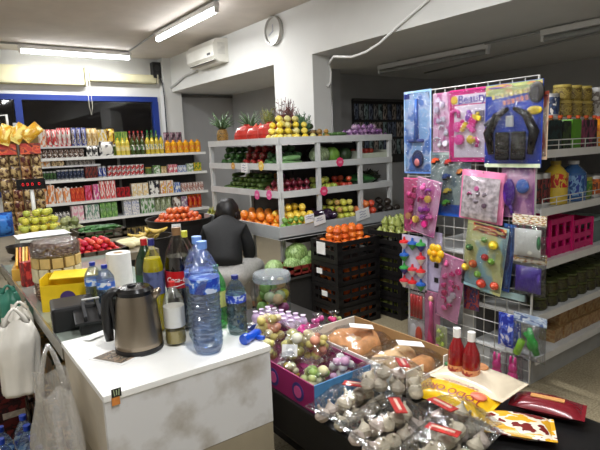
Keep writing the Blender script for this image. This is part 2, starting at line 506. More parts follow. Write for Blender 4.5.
def sbottle(r, h, c, cap, label=None, seed=0, neck=.3, lab=(.25, .55)):
    k = ('bottle', r, h, c, cap, label, seed, neck, lab)
    if k not in PM:
        m = mat(c, .12, var=.04, coat=.5); cm = mat(cap, .4, var=0); lm = printed(label, 5, seed) if label else m
        z1 = h * (1 - neck)
        PM[k] = M().lathe([(r * .9, 0), (r, h * .02), (r, h * lab[0]), (r * 1.01, h * lab[0]), (r * 1.01, h * lab[1]), (r, h * lab[1]), (r, z1), (r * .7, z1 + h * neck * .35), (r * .36, h * .90), (r * .36, h * .92), (r * .42, h * .92), (r * .42, h), (0, h)],
                          [m, m, m, lm, m, m, m, m, m, cm, cm, cm], 14).mesh('bottle')
    return PM[k]
def pouch(w, d, h, c, seed=0):
    k = ('pouch', w, d, h, tuple(c), seed)
    if k not in PM:
        mb = M(); mb.T = Matrix.Translation((0, 0, h / 2)) @ Matrix.Rotation(PI / 2, 4, 'X') @ Matrix.Rotation(PI / 2, 4, 'Z')
        mb.pillow(h * .94, w, d, printed(c, 3., seed, .25, (1, 1, 1), True), 8, .012, .25, seed)
        PM[k] = mb.mesh('pouch')
    return PM[k]
def tub(r, h, c, lid, seed=0):
    k = ('tub', r, h, tuple(c), lid, seed)
    if k not in PM:
        lm = mat(lid, .3, var=.05); m = printed(c, 5, seed)
        PM[k] = M().lathe([(r * .85, 0), (r, h * .15), (r, h * .78), (r * .9, h * .84), (r * .95, h * .85), (r * .95, h), (0, h)], [m, m, m, lm, lm, lm], 14).mesh('jar')
    return PM[k]
def run(z, px0, px1, n, mk, label, cat, group, name, py=None, yoff=.07, jit=.006, rows=1, rz=0.):
    """n look-alike goods standing side by side between two picture columns on the shelf at height z"""
    x0 = onY(px0, py, BY).x; x1 = onY(px1, py, BY).x
    p = (x1 - x0) / n
    for k in range(n):
        me = mk(p * .93, k)
        place(name, me, (x0 + p * (k + .5) + rnd.uniform(-1, 1) * jit * .3, BY + yoff + rnd.uniform(0, 1) * jit, z), rz + rnd.uniform(-.03, .03), label, cat, group)
W_, R_, O_, Y_, G_, B_, K_, P_, C_, N_ = (235, 232, 225), (190, 30, 35), (225, 120, 40), (235, 195, 50), (70, 130, 50), (40, 60, 150), (25, 24, 26), (220, 90, 140), (235, 215, 170), (95, 60, 35)
def w2(p, m=.12): return min(p, m)
# --- short shelf on the left, top
Z = 1.60
run(Z, 36, 42, 1, lambda p, k: carton(p, .09, .20, (O_, (200, 150, 90), W_)), 'orange brown box at the left end of the top short shelf', 'box', None, 'carton', 145, yoff=.15)
run(Z, 42, 49, 1, lambda p, k: carton(p, .08, .22, (C_, W_, O_), seed=2), 'cream box second from the left on the top short shelf', 'box', None, 'carton', 145, yoff=.15)
run(Z, 49.5, 60, 2, lambda p, k: pouch(p, .08, .22, (R_, (220, 80, 80), W_), 3), 'red snack bag on the top short shelf of the back wall', 'snack bag', 'red snack bags', 'snack_bag', 145, yoff=.15)
run(Z, 60, 74, 3, lambda p, k: pouch(p, .08, .24, (R_, W_, (215, 50, 60)), 4), 'red and white bag on the top short shelf of the back wall', 'snack bag', 'red and white bags', 'snack_bag', 145, yoff=.15)
run(Z, 75, 90, 3, lambda p, k: pouch(p, .07, .24, (W_, B_, W_, N_), 5), 'white bag with blue and brown print under the window', 'snack bag', 'white and blue bags', 'snack_bag', 145, yoff=.15)
run(Z, 90, 101, 2, lambda p, k: pouch(p, .07, .23, (W_, C_, (200, 160, 90)), 6), 'white bag with tan print on the top short shelf', 'snack bag', 'white and tan bags', 'snack_bag', 145, yoff=.15)
run(Z, 101, 110, 1, lambda p, k: carton(p, .08, .21, (C_, Y_, W_), seed=7), 'cream and yellow box on the top short shelf', 'box', None, 'carton', 145, yoff=.15)
run(Z, 110.5, 119, 1, lambda p, k: pouch(p, .08, .22, (W_, Y_, N_), 8), 'white and yellow bag at the right end of the top short shelf', 'snack bag', None, 'snack_bag', 145, yoff=.15)
# --- top shelf
Z = 1.45
run(Z, 38, 86, 9, lambda p, k: tub(p / 2, .115, (N_, (60, 40, 30), W_), (70, 50, 40), 1), 'brown jar with a pale round label below the short shelf', 'jar', 'brown jars', 'jar', 158, yoff=.08)
run(Z, 88, 100, 2, lambda p, k: pouch(p, .08, .14, (K_, W_, (60, 60, 60)), 9), 'black and white bag right of the brown jars', 'snack bag', 'black and white bags', 'snack_bag', 157, yoff=.07)
run(Z, 101, 116, 1, lambda p, k: pouch(p, .10, .19, (W_, W_, (60, 55, 60)), 10), 'big white pack with dark print on the top back shelf', 'pack', None, 'pack', 157, yoff=.06)
run(Z, 118, 132, 3, lambda p, k: sbottle(p / 2, .24, (215, 195, 80), (230, 200, 40), (Y_, (230, 220, 160)), 1), 'pale yellow oil bottle at the left of the oil bottles', 'bottle', 'pale oil bottles', 'oil_bottle', 155, yoff=.06)
run(Z, 119, 134, 3, lambda p, k: carton(p, .07, .33, (W_, (150, 170, 60), G_), seed=k), 'tall white and green pack behind the oil bottles', 'pack', 'tall packs behind the oil', 'carton', 155, yoff=.25)
run(Z, 132.5, 147, 3, lambda p, k: sbottle(p / 2, .25, (60, 75, 30), (40, 60, 30), (W_, K_, G_), 2), 'dark green olive oil bottle on the top back shelf', 'bottle', 'olive oil bottles', 'oil_bottle', 155, yoff=.06)
run(Z, 135, 152, 4, lambda p, k: sbottle(p / 2, .34, (90, 40, 25), (160, 30, 30), (R_, K_), 3), 'tall dark bottle with a red cap in the back row', 'bottle', 'tall red capped bottles', 'bottle', 155, yoff=.25)
run(Z, 147.5, 166, 4, lambda p, k: sbottle(p / 2, .26, (205, 180, 60), (60, 110, 40), (Y_, W_, G_), 4), 'golden oil bottle with a green cap and yellow label', 'bottle', 'golden oil bottles', 'oil_bottle', 154, yoff=.06)
run(Z, 153, 166, 3, lambda p, k: sbottle(p / 2, .345, (60, 80, 40), (40, 120, 50), (G_, W_), 5), 'tall dark green bottle in the back row of the oils', 'bottle', 'tall green bottles', 'bottle', 155, yoff=.25)
run(Z, 167, 203, 6, lambda p, k: sbottle(p / 2, .19, (232, 165, 30), (235, 150, 30), (Y_, O_), 6, .22), 'orange juice bottle at the right end of the top back shelf', 'bottle', 'orange juice bottles', 'juice_bottle', 153, yoff=.07)
run(Z, 171, 190, 3, lambda p, k: pouch(p, .06, .31, ((90, 60, 80), (50, 35, 45), (150, 120, 130)), 11), 'dusky purple bag behind the orange juice bottles', 'bag', 'purple bags', 'bag', 153, yoff=.25)
# --- short shelf under it
Z = 1.345
run(Z, 38, 52, 2, lambda p, k: carton(p, .10, .085, (O_, (235, 170, 100), W_), seed=3), 'orange box lying on the lower short shelf', 'box', 'orange boxes', 'carton', 166, yoff=.13)
run(Z, 53, 66, 2, lambda p, k: carton(p, .10, .085, (O_, C_, N_), seed=4), 'orange and cream box lying on the lower short shelf', 'box', 'orange and cream boxes', 'carton', 166, yoff=.13)
run(Z, 68, 98, 7, lambda p, k: can(p / 2, .075, ((110, 100, 95), W_, (60, 60, 65)), seed=5), 'small grey can on the lower short shelf', 'can', 'small grey cans', 'can', 165, yoff=.13)
# --- second shelf
Z = 1.16
run(Z, 44, 58, 4, lambda p, k: can(p / 2, .12, (K_, G_, (60, 70, 60)), seed=6), 'dark green can at the left of the second back shelf', 'can', 'dark green cans', 'can', 181)
run(Z, 58, 86, 7, lambda p, k: can(p / 2, .13, ((40, 55, 90), K_, (110, 120, 140)), seed=7), 'dark blue can on the second back shelf', 'can', 'dark blue cans', 'can', 179)
run(Z, 86.5, 99, 3, lambda p, k: carton(p, .07, .16, ((90, 40, 40), K_, (140, 60, 50)), seed=8), 'dark red box on the second back shelf', 'box', 'dark red boxes', 'carton', 178)
run(Z, 99.5, 108, 2, lambda p, k: can(p / 2, .15, (B_, (60, 90, 170), W_), seed=9), 'blue and white can right of the dark red boxes', 'can', 'blue and white cans', 'can', 177)
run(Z, 109, 146, 8, lambda p, k: can(p / 2, .075, (R_, (170, 25, 30), W_), seed=10), 'red tin in the lower row of the red tin stack', 'tin', 'red tins below', 'can', 176)
run(Z + .076, 109, 146, 8, lambda p, k: can(p / 2, .075, (R_, (170, 25, 30), W_), seed=10), 'red tin in the upper row of the red tin stack', 'tin', 'red tins above', 'can', 172, jit=0)
run(Z, 147, 154, 1, lambda p, k: tub(p / 2, .10, ((90, 100, 60), G_, N_), (180, 150, 60), 3), 'green jar right of the red tins', 'jar', None, 'jar', 174)
run(Z, 155, 162, 1, lambda p, k: carton(p, .07, .12, ((160, 190, 90), G_, W_), seed=11), 'light green box on the second back shelf', 'box', None, 'carton', 174)
run(Z, 163, 169, 2, lambda p, k: tub(p / 2, .10, ((150, 110, 60), C_), (190, 160, 80), 4), 'tan jar right of the light green box', 'jar', 'tan jars', 'jar', 173)
run(Z, 170, 179, 2, lambda p, k: carton(p, .06, .12, (P_, (200, 60, 80), W_), seed=12), 'pink and red box on the second back shelf', 'box', 'pink red boxes', 'carton', 173)
run(Z, 179.5, 188, 2, lambda p, k: carton(p, .06, .10, (B_, (110, 140, 190), W_), seed=13), 'blue box on the second back shelf', 'box', 'blue boxes', 'carton', 172)
run(Z, 188.5, 195, 1, lambda p, k: carton(p, .06, .12, (W_, (120, 160, 110), W_), seed=14), 'white and green box second from the right on the second back shelf', 'box', None, 'carton', 172)
run(Z, 195.5, 203, 2, lambda p, k: carton(p, .06, .13, ((150, 185, 80), Y_, G_), seed=15), 'lime green box at the right end of the second back shelf', 'box', 'lime green boxes', 'carton', 171)
# --- third shelf
Z = .86
run(Z, 43.5, 49, 1, lambda p, k: carton(p, .08, .20, (W_, (220, 200, 170), O_), 'gable', 1), 'white carton at the left end of the third back shelf', 'carton', None, 'carton', 205)
run(Z, 49.5, 57, 1, lambda p, k: carton(p, .09, .24, (O_, (215, 130, 60), W_), 'cap', 2), 'tallest orange juice carton on the third back shelf', 'carton', None, 'juice_carton', 204)
run(Z, 57, 72, 2, lambda p, k: carton(p, .09, .19, (O_, (230, 150, 90), W_), 'cap', 3), 'orange juice carton of middle height on the third back shelf', 'carton', 'orange juice cartons', 'juice_carton', 203)
run(Z, 72, 86, 3, lambda p, k: carton(p, .08, .18, (O_, R_, (230, 110, 60)), 'cap', 4), 'orange and red juice carton on the third back shelf', 'carton', 'orange red cartons', 'juice_carton', 202)
run(Z, 86.5, 94, 1, lambda p, k: carton(p, .08, .20, (W_, P_, R_), None, 5), 'white and pink carton on the third back shelf', 'carton', None, 'carton', 201)
run(Z, 94.5, 101, 1, lambda p, k: carton(p, .08, .21, (B_, P_, W_), None, 6), 'blue and pink carton on the third back shelf', 'carton', None, 'carton', 200)
run(Z, 101.5, 117.5, 3, lambda p, k: carton(p, .08, .25, (R_, (220, 80, 80), W_), None, 7), 'tall red and white carton on the third back shelf', 'carton', 'tall red cartons', 'carton', 199)
run(Z, 118, 132, 3, lambda p, k: carton(p, .07, .14, ((150, 30, 40), R_, (90, 25, 30)), None, 8), 'small dark red carton beside the tall red ones', 'carton', 'small dark red cartons', 'carton', 198)
run(Z, 133, 150, 3, lambda p, k: carton(p, .08, .18, (C_, (220, 190, 130), W_), None, 9), 'cream carton in the middle of the third back shelf', 'carton', 'cream cartons', 'carton', 196)
run(Z, 151, 161, 1, lambda p, k: carton(p, .08, .20, ((50, 45, 80), K_, W_), None, 10), 'dark purple box on the third back shelf', 'box', None, 'carton', 195)
run(Z, 161.5, 175, 2, lambda p, k: carton(p, .08, .19, (Y_, W_, R_, Y_), None, 11), 'yellow and white box on the third back shelf', 'box', 'yellow boxes', 'carton', 193)
run(Z, 175.5, 182, 1, lambda p, k: carton(p, .08, .15, (B_, (70, 110, 180), W_), None, 12), 'blue box on the third back shelf', 'box', None, 'carton', 192)
run(Z, 182.5, 205, 4, lambda p, k: carton(p, .08, .13, (R_, W_, (120, 30, 40), (200, 150, 130)), None, 13), 'red and white patterned box at the right of the third back shelf', 'box', 'red patterned boxes', 'carton', 190)
# --- fourth shelf
Z = .60
run(Z, 56, 72, 4, lambda p, k: pouch(p, .07, .13, ((150, 60, 110), W_, K_), 12), 'purple and white pack at the left of the fourth back shelf', 'pack', 'purple white packs', 'pack', 222)
run(Z, 73, 85.5, 2, lambda p, k: carton(p, .09, .20, (P_, W_, (230, 160, 180)), None, 14), 'pink and white milk carton on the fourth back shelf', 'carton', 'pink milk cartons', 'milk_carton', 220)
run(Z, 86.5, 101, 2, lambda p, k: carton(p, .09, .20, (B_, W_, (110, 150, 130)), None, 15), 'blue and white milk carton left of the green milk cartons', 'carton', 'blue milk cartons', 'milk_carton', 219)
run(Z, 101.5, 119, 3, lambda p, k: carton(p, .09, .21, (W_, G_, (150, 190, 110)), None, 16), 'green and white milk carton on the fourth back shelf', 'carton', 'green milk cartons', 'milk_carton', 217)
run(Z, 125, 141, 2, lambda p, k: carton(p, .09, .23, (B_, W_, (90, 110, 170), W_), None, 17), 'dark blue carton on the fourth back shelf', 'carton', 'dark blue cartons', 'milk_carton', 215)
run(Z, 142, 156, 2, lambda p, k: carton(p, .09, .22, (W_, (210, 215, 205), G_), None, 18), 'white carton with a little green on the fourth back shelf', 'carton', 'white green cartons', 'milk_carton', 213)
run(Z, 157, 174, 3, lambda p, k: pouch(p, .07, .20, (W_, (190, 200, 170), (120, 130, 90)), 13), 'pale green bag on the fourth back shelf', 'bag', 'pale green bags', 'bag', 212)
run(Z, 175, 182, 1, lambda p, k: carton(p, .08, .19, ((215, 190, 170), W_, N_), None, 19), 'beige carton on the fourth back shelf', 'carton', None, 'carton', 210)
run(Z, 183, 189, 1, lambda p, k: carton(p, .08, .19, (W_, (120, 60, 120), W_), None, 20), 'white and purple carton on the fourth back shelf', 'carton', None, 'carton', 209)
run(Z, 190, 204, 3, lambda p, k: pouch(p, .08, .20, ((150, 40, 40), R_, O_), 14), 'red bag at the right end of the fourth back shelf', 'bag', 'red bags', 'bag', 208)
Z = .16
run(Z, 100, 190, 12, lambda p, k: carton(p, .1, .25, ((50, 60, 110), K_, (140, 120, 70)), None, 21), 'dark blue and tan box on the bottom back shelf', 'box', 'bottom shelf boxes', 'carton', 230)

# ================================================================== PRODUCE STAND
SW = mat((206, 208, 207), .5, var=.04)
PXA, PYB = 2.48, 3.70            # the planes of its two open faces
PX1, PY1 = 3.86, 5.02            # its far ends
DEP = .50
TZ = [1.57, 1.345, 1.10]
st = thing('produce_stand', 'white tiered corner stand full of fruit and vegetables below the column', 'stand', (PXA, PYB, 0))
def so(x, y, z): return (x - PXA, y - PYB, z)
for i, z in enumerate(TZ):
    mb = M()
    mb.bx(0, PX1 - PXA, 0, DEP, z - .055, z - .035, SW).bx(0, DEP, DEP, PY1 - PYB, z - .055, z - .035, SW)
    o = mb.build('shelf_board', st)
    M().bx(0, PX1 - PXA, -.012, .006, z - .058, z, SW).build('fascia', o)
    M().bx(-.012, .006, -.012, PY1 - PYB, z - .058, z, SW).build('fascia', o)
    M().bx(PX1 - PXA - .012, PX1 - PXA, 0, DEP, z - .058, z, SW).build('fascia', o)
posts = [(PXA + .012, PYB + .012), (PXA + .012, PY1 - .02)] + [(onY(p, 160, PYB + .01).x, PYB + .012) for p in (318, 360)] + [(PX1 - .02, PYB + .012), (PX1 - .02, PYB + DEP - .02), (PXA + DEP - .02, PY1 - .02)]
for x, y in posts:
    M().box(so(x, y, .76), (.036, .036, 1.52), SW).build('post', st)
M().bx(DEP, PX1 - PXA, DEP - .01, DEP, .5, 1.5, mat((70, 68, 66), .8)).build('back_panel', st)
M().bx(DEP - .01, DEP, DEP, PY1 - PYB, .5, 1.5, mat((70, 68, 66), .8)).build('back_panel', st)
# big tray
TX, TY = PXA - .16, PYB - .20
TX1, TY1 = 3.98, 4.92
mb = M()
mb.bx(TX - PXA, TX1 - PXA, TY - PYB, DEP, .715, .735, SW).bx(TX - PXA, DEP, DEP, TY1 - PYB, .715, .735, SW)
tr = mb.build('tray', st)
GALV = mat((186, 190, 192), .4, .2, var=.08, scale=5)
M().bx(TX - PXA, TX1 - PXA, TY - PYB, TY - PYB + .02, .72, .825, GALV).build('tray_side', tr)
M().bx(TX - PXA, TX - PXA + .02, TY - PYB + .02, TY1 - PYB, .72, .825, GALV).build('tray_side', tr)

# fruit shapes
FM = {}
def fruit(kind, c, r):
    k = (kind, c, r)
    if k in FM: return FM[k]
    m = mat(c, .35, var=.16, scale=14, bump=.1); mb = M()
    if kind == 'round':
        mb.lathe([(0, -r * .96), (r * .35, -r * .93), (r * .75, -r * .62), (r, 0), (r * .78, r * .6), (r * .4, r * .88), (r * .1, r * .9), (0, r * .84)], m, 10)
        mb.box((0, 0, r * .88), (r * .16, r * .16, r * .1), mat((70, 90, 40), .6))
    elif kind == 'lemon':
        mb.lathe([(0, -r * 1.35), (r * .18, -r * 1.25), (r * .55, -r * .95), (r * .92, -r * .4), (r, 0), (r * .92, r * .4), (r * .55, r * .95), (r * .18, r * 1.22), (0, r * 1.35)], m, 9, axis='x')
    elif kind == 'apple':
        mb.lathe([(0, -r * .7), (r * .3, -r * .85), (r * .78, -r * .6), (r, .05 * r), (r * .85, r * .6), (r * .42, r * .82), (0, r * .55)], m, 10)
        mb.box((0, 0, r * .85), (r * .1, r * .1, r * .5), mat((80, 60, 35), .7))
    elif kind == 'pear':
        mb.lathe([(0, -r), (r * .6, -r * .85), (r, -r * .1), (r * .8, r * .55), (r * .45, r * 1.2), (r * .28, r * 1.6), (0, r * 1.65)], m, 9)
        mb.box((0, 0, r * 1.75), (r * .1, r * .1, r * .4), mat((80, 60, 35), .7))
    elif kind == 'pepper':
        mb.lathe([(0, -r * 1.1), (r * .6, -r * 1.0), (r * .9, 0), (r, r * .7), (r * .6, r * 1.05), (0, r * .85)], m, 10, wob=lambda a, z: 1 + .12 * math.cos(3 * a), axis='x')
        mb.tube([(r * .85, 0, 0), (r * 1.35, 0, r * .15)], r * .14, mat((60, 100, 40), .6), 5)
    elif kind == 'cucumber':
        mb.tube([(-r * 4, 0, 0), (-r * 3.6, 0, 0), (-r * 1.5, 0, r * .1), (r * 1.5, 0, r * .1), (r * 3.6, 0, 0), (r * 4, 0, 0)], [r * .3, r * .85, r, r, r * .85, r * .3], m, 8)
    elif kind == 'aubergine':
        mb.lathe([(0, -r * 1.8), (r * .7, -r * 1.5), (r, -r * .6), (r * .75, r * .7), (r * .5, r * 1.6), (r * .3, r * 1.8), (0, r * 1.85)], mat(c, .12, var=.1, coat=.6), 10, axis='x')
        mb.lathe([(r * .6, r * 1.35), (r * .35, r * 1.9), (r * .12, r * 2.2)], mat((60, 100, 40), .6), 7, axis='x')
    elif kind == 'onion':
        mb.lathe([(0, -r * .85), (r * .4, -r * .8), (r * .9, -r * .25), (r, .1 * r), (r * .75, r * .6), (r * .22, r * .95), (r * .14, r * 1.3), (0, r * 1.35)], mat(c, .3, var=.25, scale=30), 10)
    elif kind == 'melon':
        m2 = printed((c, tuple(max(0, x - 45) for x in c), c), 9, 3, .45, (1, 1, .25))
        mb.lathe([(0, -r * 1.25), (r * .4, -r * 1.18), (r * .85, -r * .7), (r, 0), (r * .85, r * .7), (r * .4, r * 1.18), (0, r * 1.25)], m2, 16, axis='x')
    elif kind == 'cabbage':
        mb.ball((0, 0, 0), r * .86, m, 14, 10, .1, 2)
        m2 = mat(tuple(max(0, x - 25) for x in c), .5, var=.2, scale=10)
        for q in range(6):
            a = q * PI / 3
            vs = []; fs = []
            for j in range(5):
                for i in range(5):
                    th = (.1 + .6 * j / 4) * PI; ph = a + (i - 2) * .34
                    rr = r * (.92 + .10 * (1 - j / 4) + .04 * math.sin(i * 2 + j + q))
                    vs.append((rr * math.sin(th) * math.cos(ph), rr * math.sin(th) * math.sin(ph), rr * math.cos(th)))
            for j in range(4):
                for i in range(4): fs.append([j * 5 + i, (j + 1) * 5 + i, (j + 1) * 5 + i + 1, j * 5 + i + 1])
            mb.add(vs, fs, m2, True)
    elif kind == 'chili':
        mb.tube([(-r * 5, 0, 0), (-r * 4, 0, r * .2), (0, r * .6, r * .3), (r * 4, 0, 0), (r * 7, -r * 1.6, -r * .1)], [r * .4, r, r * .95, r * .6, r * .1], m, 6)
    elif kind == 'banana':
        pts = [(r * 5 * math.sin(a), 0, -r * 3.2 * math.cos(a) + r * 3.2) for a in (-1.1, -.9, -.5, 0, .5, .9, 1.1)]
        mb.tube(pts, [r * .2, r * .6, r * .95, r, r * .95, r * .6, r * .25], m, 6)
    elif kind == 'artichoke':
        mb.lathe([(0, -r), (r * .7, -r * .8), (r, 0), (r * .6, r * .8), (0, r * 1.2)], m, 9, wob=lambda a, z: 1 + .1 * math.cos(5 * a + z * 60))
        mb.tube([(0, 0, -r * .9), (r * .1, 0, -r * 1.7)], r * .25, m, 5)
    elif kind == 'pineapple':
        mb.lathe([(0, 0), (r * .8, .02), (r, r * .8), (r, r * 1.6), (r * .75, r * 2.4), (r * .3, r * 2.6)], printed(((120, 90, 40), (160, 120, 50), (80, 65, 35)), 14, 1), 12)
        g = mat((70, 95, 60), .5, var=.2)
        for q in range(22):
            a = q * 2.4; e = .25 + .9 * (q / 22); L = r * (3.4 - 1.6 * q / 22)
            p0 = Vector((r * .2 * math.cos(a), r * .2 * math.sin(a), r * 2.45)); d = Vector((math.cos(a) * math.sin(e), math.sin(a) * math.sin(e), math.cos(e)))
            mb.tube([p0, p0 + d * L * .5, p0 + d * L + Vector((math.cos(a) * r * .4, math.sin(a) * r * .4, -r * .2))], [r * .13, r * .15, r * .02], g, 4)
    FM[k] = mb.mesh(kind)
    return FM[k]
def heap(name, kind, c, r, x0, x1, y0, y1, z, n, label, cat, group, layers=2, spin=True, asp=1., jit=.14, slope=0., seed=0, front='y'):
    """up to n fruits packed in layers over a rectangle, each its own object"""
    x0, x1 = min(x0, x1), max(x0, x1); y0, y1 = min(y0, y1), max(y0, y1)
    q = random.Random(seed + int(x0 * 997) + int(y0 * 313))
    cols = c if isinstance(c, list) else [c]
    spots = []
    dx, dy = 2.04 * r * asp, 2.04 * r
    zo = {'melon': 1., 'round': .96, 'apple': .86, 'pear': 1., 'onion': .87}.get(kind, 1.)
    # stepped heap: every layer starts a little further from the customer (front = low y for the long face, low x for the short one)
    for L in range(layers):
        fy = L * r * 1.1 if front == 'y' else L * r * .4
        fx = L * r * asp * .5 if front == 'y' else L * r * 1.1
        row = 0; yy = y0 + r + fy
        while yy <= y1 - r - (0 if front == 'y' else L * r * .4) + 1e-6:
            xx = x0 + r * asp + fx + (row % 2) * dx * .5
            while xx <= x1 - r * asp - (L * r * asp * .5 if front == 'y' else 0) + 1e-6:
                spots.append((L, xx, yy)); xx += dx
            yy += dy * .88; row += 1
    if len(spots) > n:
        spots.sort(key=lambda s: (s[2] if front == 'y' else s[1]) + .02 * s[0])
        spots = spots[:n]
    for L, xx, yy in spots:
        if L and L == layers - 1 and q.random() < .3: continue
        me = fruit(kind, q.choice(cols), r)
        rot = (q.uniform(-.5, .5), q.uniform(-.5, .5), q.uniform(0, 6.28)) if spin is True else (q.uniform(-.1, .1), q.uniform(-.06, .06), spin + q.uniform(-.2, .2))
        place(name, me, (xx + q.uniform(-1, 1) * r * jit, yy + q.uniform(-1, 1) * r * jit, z + r * zo + L * r * 1.72), 0, label, cat, group, rot=rot, sc=q.uniform(.84, .98))

def pxB(p, y=160): return onY(p, y, PYB + .02).x
def pyA(p, y=160): return onX(p, y, PXA + .02).y
FB = PYB + .015; FA = PXA + .015
# --- top tier
z = TZ[0] - .033
heap('lemon', 'lemon', [(226, 200, 60), (232, 210, 90), (214, 204, 130)], .032, pxB(279), pxB(320), FB, FB + .28, z, 140, 'yellow lemon in the heap on top of the produce stand before the column', 'lemon', 'lemons on the top tier', 4, spin=.2, asp=1.36)
xa0, xa1 = onY(288, 130, FB + .38).x, onY(317, 130, FB + .38).x
tag(M().bx(xa0, xa1, FB + .30, FB + .46, z, z + .10, mat((60, 50, 40), .8)).build('wooden_box', None), 'dark wooden box under the avocados at the back of the top tier', 'box')
heap('avocado', 'lemon', [(44, 52, 30), (54, 66, 34)], .034, xa0, xa1, FB + .30, FB + .46, z + .10, 40, 'dark avocado at the back of the lemon heap on the top tier', 'avocado', 'avocados on the top tier', 2, spin=.3, asp=1.36)
heap('potato', 'lemon', [(170, 130, 60), (140, 110, 60)], .028, pxB(319), pxB(336), FB, FB + .34, z, 95, 'small brown root on the top tier right of the lemons', 'root vegetable', 'brown roots on the top tier', 2, spin=0., asp=1.4)
heap('cucumber', 'cucumber', (86, 120, 66), .018, pxB(336), pxB(356), FB, FB + .3, z, 14, 'slim green cucumber on the top tier right of the brown roots', 'cucumber', 'slim cucumbers', 3, spin=0., asp=4.05)
heap('garlic_bulb', 'onion', [(160, 120, 165), (190, 160, 190), (120, 80, 130)], .026, pxB(358), pxB(389), FB, FB + .34, z, 95, 'purple garlic bulb at the right end of the top tier', 'garlic', 'purple garlic', 3, spin=0.)
heap('lemon', 'lemon', [(220, 205, 110), (226, 200, 60)], .034, FA, FA + .3, pyA(262), pyA(276), z, 95, 'pale yellow lemon at the left end of the lemon heap', 'lemon', 'pale lemons on the top tier', 3, spin=.2, asp=1.36, front='x')
# red nets of onions, bags, pineapples, dried chili bunches on the left part
for k, (p0, p1, h, c, lab) in enumerate(((230, 240, .17, (206, 70, 50), 'red net of onions at the left of the top tier'), (241, 252, .15, (220, 90, 60), 'red net of onions in the middle of the three nets'), (253, 262, .17, (224, 100, 60), 'red net of onions beside the pale lemons'))):
    y0, y1 = pyA(p0), pyA(p1); yc = (y0 + y1) / 2
    t = thing('onion_net', lab, 'net bag', (FA + .16, yc, z))
    q = random.Random(k); wd = abs(y1 - y0) * .5
    for L in range(3):
        for a in range(6 - L * 2):
            o = place('onion', fruit('onion', c, .034), (0, 0, 0), 0, '', ''); o.parent = t
            for kk in ('label', 'category'): del o[kk]
            an = a * 2 * PI / (6 - L * 2) + L
            rr = (.078 - .025 * L)
            o.location = (rr * math.cos(an), rr * .9 * math.sin(an), .034 + L * .052)
    mb = M(); n = 14
    netm = film((235, 80, 60), .03, .4, .8, 60, .30)
    mb.lathe([(.07, .002), (.125, .03), (.13, .075), (.115, h * .72), (.07, h * .95), (.02, h * 1.0), (.024, h * 1.08)], netm, n, wob=lambda a, z: 1 + .06 * math.sin(3 * a + 20 * z + k))
    mb.build('net', t)
    M().box((-.10, .0, h * .75), (.004, .06, .045), PAPER, ry=.5).build('paper_tag', t)
for k, (p, lab) in enumerate(((216, 'dark pineapple at the far left end of the top tier'), (224, 'dark pineapple beside the red nets'))):
    y = pyA(p)
    place('pineapple', fruit('pineapple', (120, 90, 40), .062), (FA + .10 + .24 * k, y, z), .3 * k, lab, 'pineapple')
def leaf_bunch(name, lab, cat, x, y, z, h, r, cols, n, seed, lr=.02):
    q = random.Random(seed); t = thing(name, lab, cat, (x, y, z))
    for ci, c in enumerate(cols):
        mb = M(); m = mat(c, .55, var=.25)
        for i in range(n // len(cols)):
            a = q.uniform(0, 6.28); e = q.uniform(.0, .75); L = h * q.uniform(.6, 1.05)
            d = Vector((math.cos(a) * math.sin(e) * r / h * 2, math.sin(a) * math.sin(e) * r / h * 2, math.cos(e)))
            p0 = Vector((.02 * math.cos(a), .02 * math.sin(a), 0)); tip = p0 + d * L
            mb.tube([p0, p0 + d * L * .6, tip], [.003, .003, .002], m, 4)
            s = Vector((-math.sin(a), math.cos(a), 0)); 
            for k in range(4):
                b = p0 + d * L * (.4 + .16 * k); s2 = (s * (1 if k % 2 else -1) + d * .6 + Vector((q.uniform(-.3, .3), q.uniform(-.3, .3), q.uniform(-.2, .3)))).normalized()
                nrm = s2.cross(d).normalized() * lr * .3
                w_ = d.cross(nrm).normalized() * lr * .55
                mb.add([b, b + s2 * lr + w_ + nrm * .5, b + s2 * lr * 2.2, b + s2 * lr - w_ + nrm * .5], [[0, 1, 2, 3]], m, True)
        mb.build(('leaves', 'flowers', 'stems')[ci % 3], t)
    M().lathe([(.02, 0), (.026, .01), (.022, .04)], mat((110, 90, 60), .7), 8).build('tied_base', t)
    return t
leaf_bunch('herb_bunch', 'bunch of dried yellow green herbs standing behind the red nets', 'herbs', PXA + .38, pyA(241), z, .36, .09, [(130, 130, 50), (90, 105, 50)], 60, 3)
leaf_bunch('chili_bunch', 'bunch of dark dried red chilies standing behind the nets', 'dried chilies', PXA + .38, pyA(255), z, .40, .10, [(80, 45, 40), (110, 55, 50)], 70, 4)
leaf_bunch('herb_bunch', 'bunch of green herbs at the left of the column foot', 'herbs', PXA + .42, pyA(268), z, .28, .06, [(90, 125, 90), (70, 105, 70)], 50, 5)
# --- second tier
z = TZ[1] - .033
heap('bell_pepper', 'pepper', [(48, 84, 40), (60, 100, 46)], .036, FA, FA + .36, pyA(214), pyA(235), z, 95, 'green bell pepper on the second tier left of the red peppers', 'pepper', 'left green peppers', 3, spin=PI, asp=1.36, front='x')
heap('bell_pepper', 'pepper', [(120, 34, 32), (150, 40, 36)], .036, FA, FA + .36, pyA(236), pyA(259), z, 95, 'dark red bell pepper on the second tier', 'pepper', 'red peppers', 3, spin=PI, asp=1.36, front='x')
heap('bell_pepper', 'pepper', [(44, 76, 44), (50, 90, 50)], .036, FA, FA + .36, pyA(260), pyA(275), z, 95, 'green bell pepper on the second tier next to the corner post', 'pepper', 'corner green peppers', 3, spin=PI, asp=1.36, front='x')
heap('cucumber', 'cucumber', [(70, 116, 60), (92, 140, 76), (110, 150, 96)], .026, pxB(280), pxB(317), FB, FB + .36, z, 95, 'dark green cucumber on the second tier right of the corner post', 'cucumber', 'second tier cucumbers', 4, spin=.12, asp=4.05)
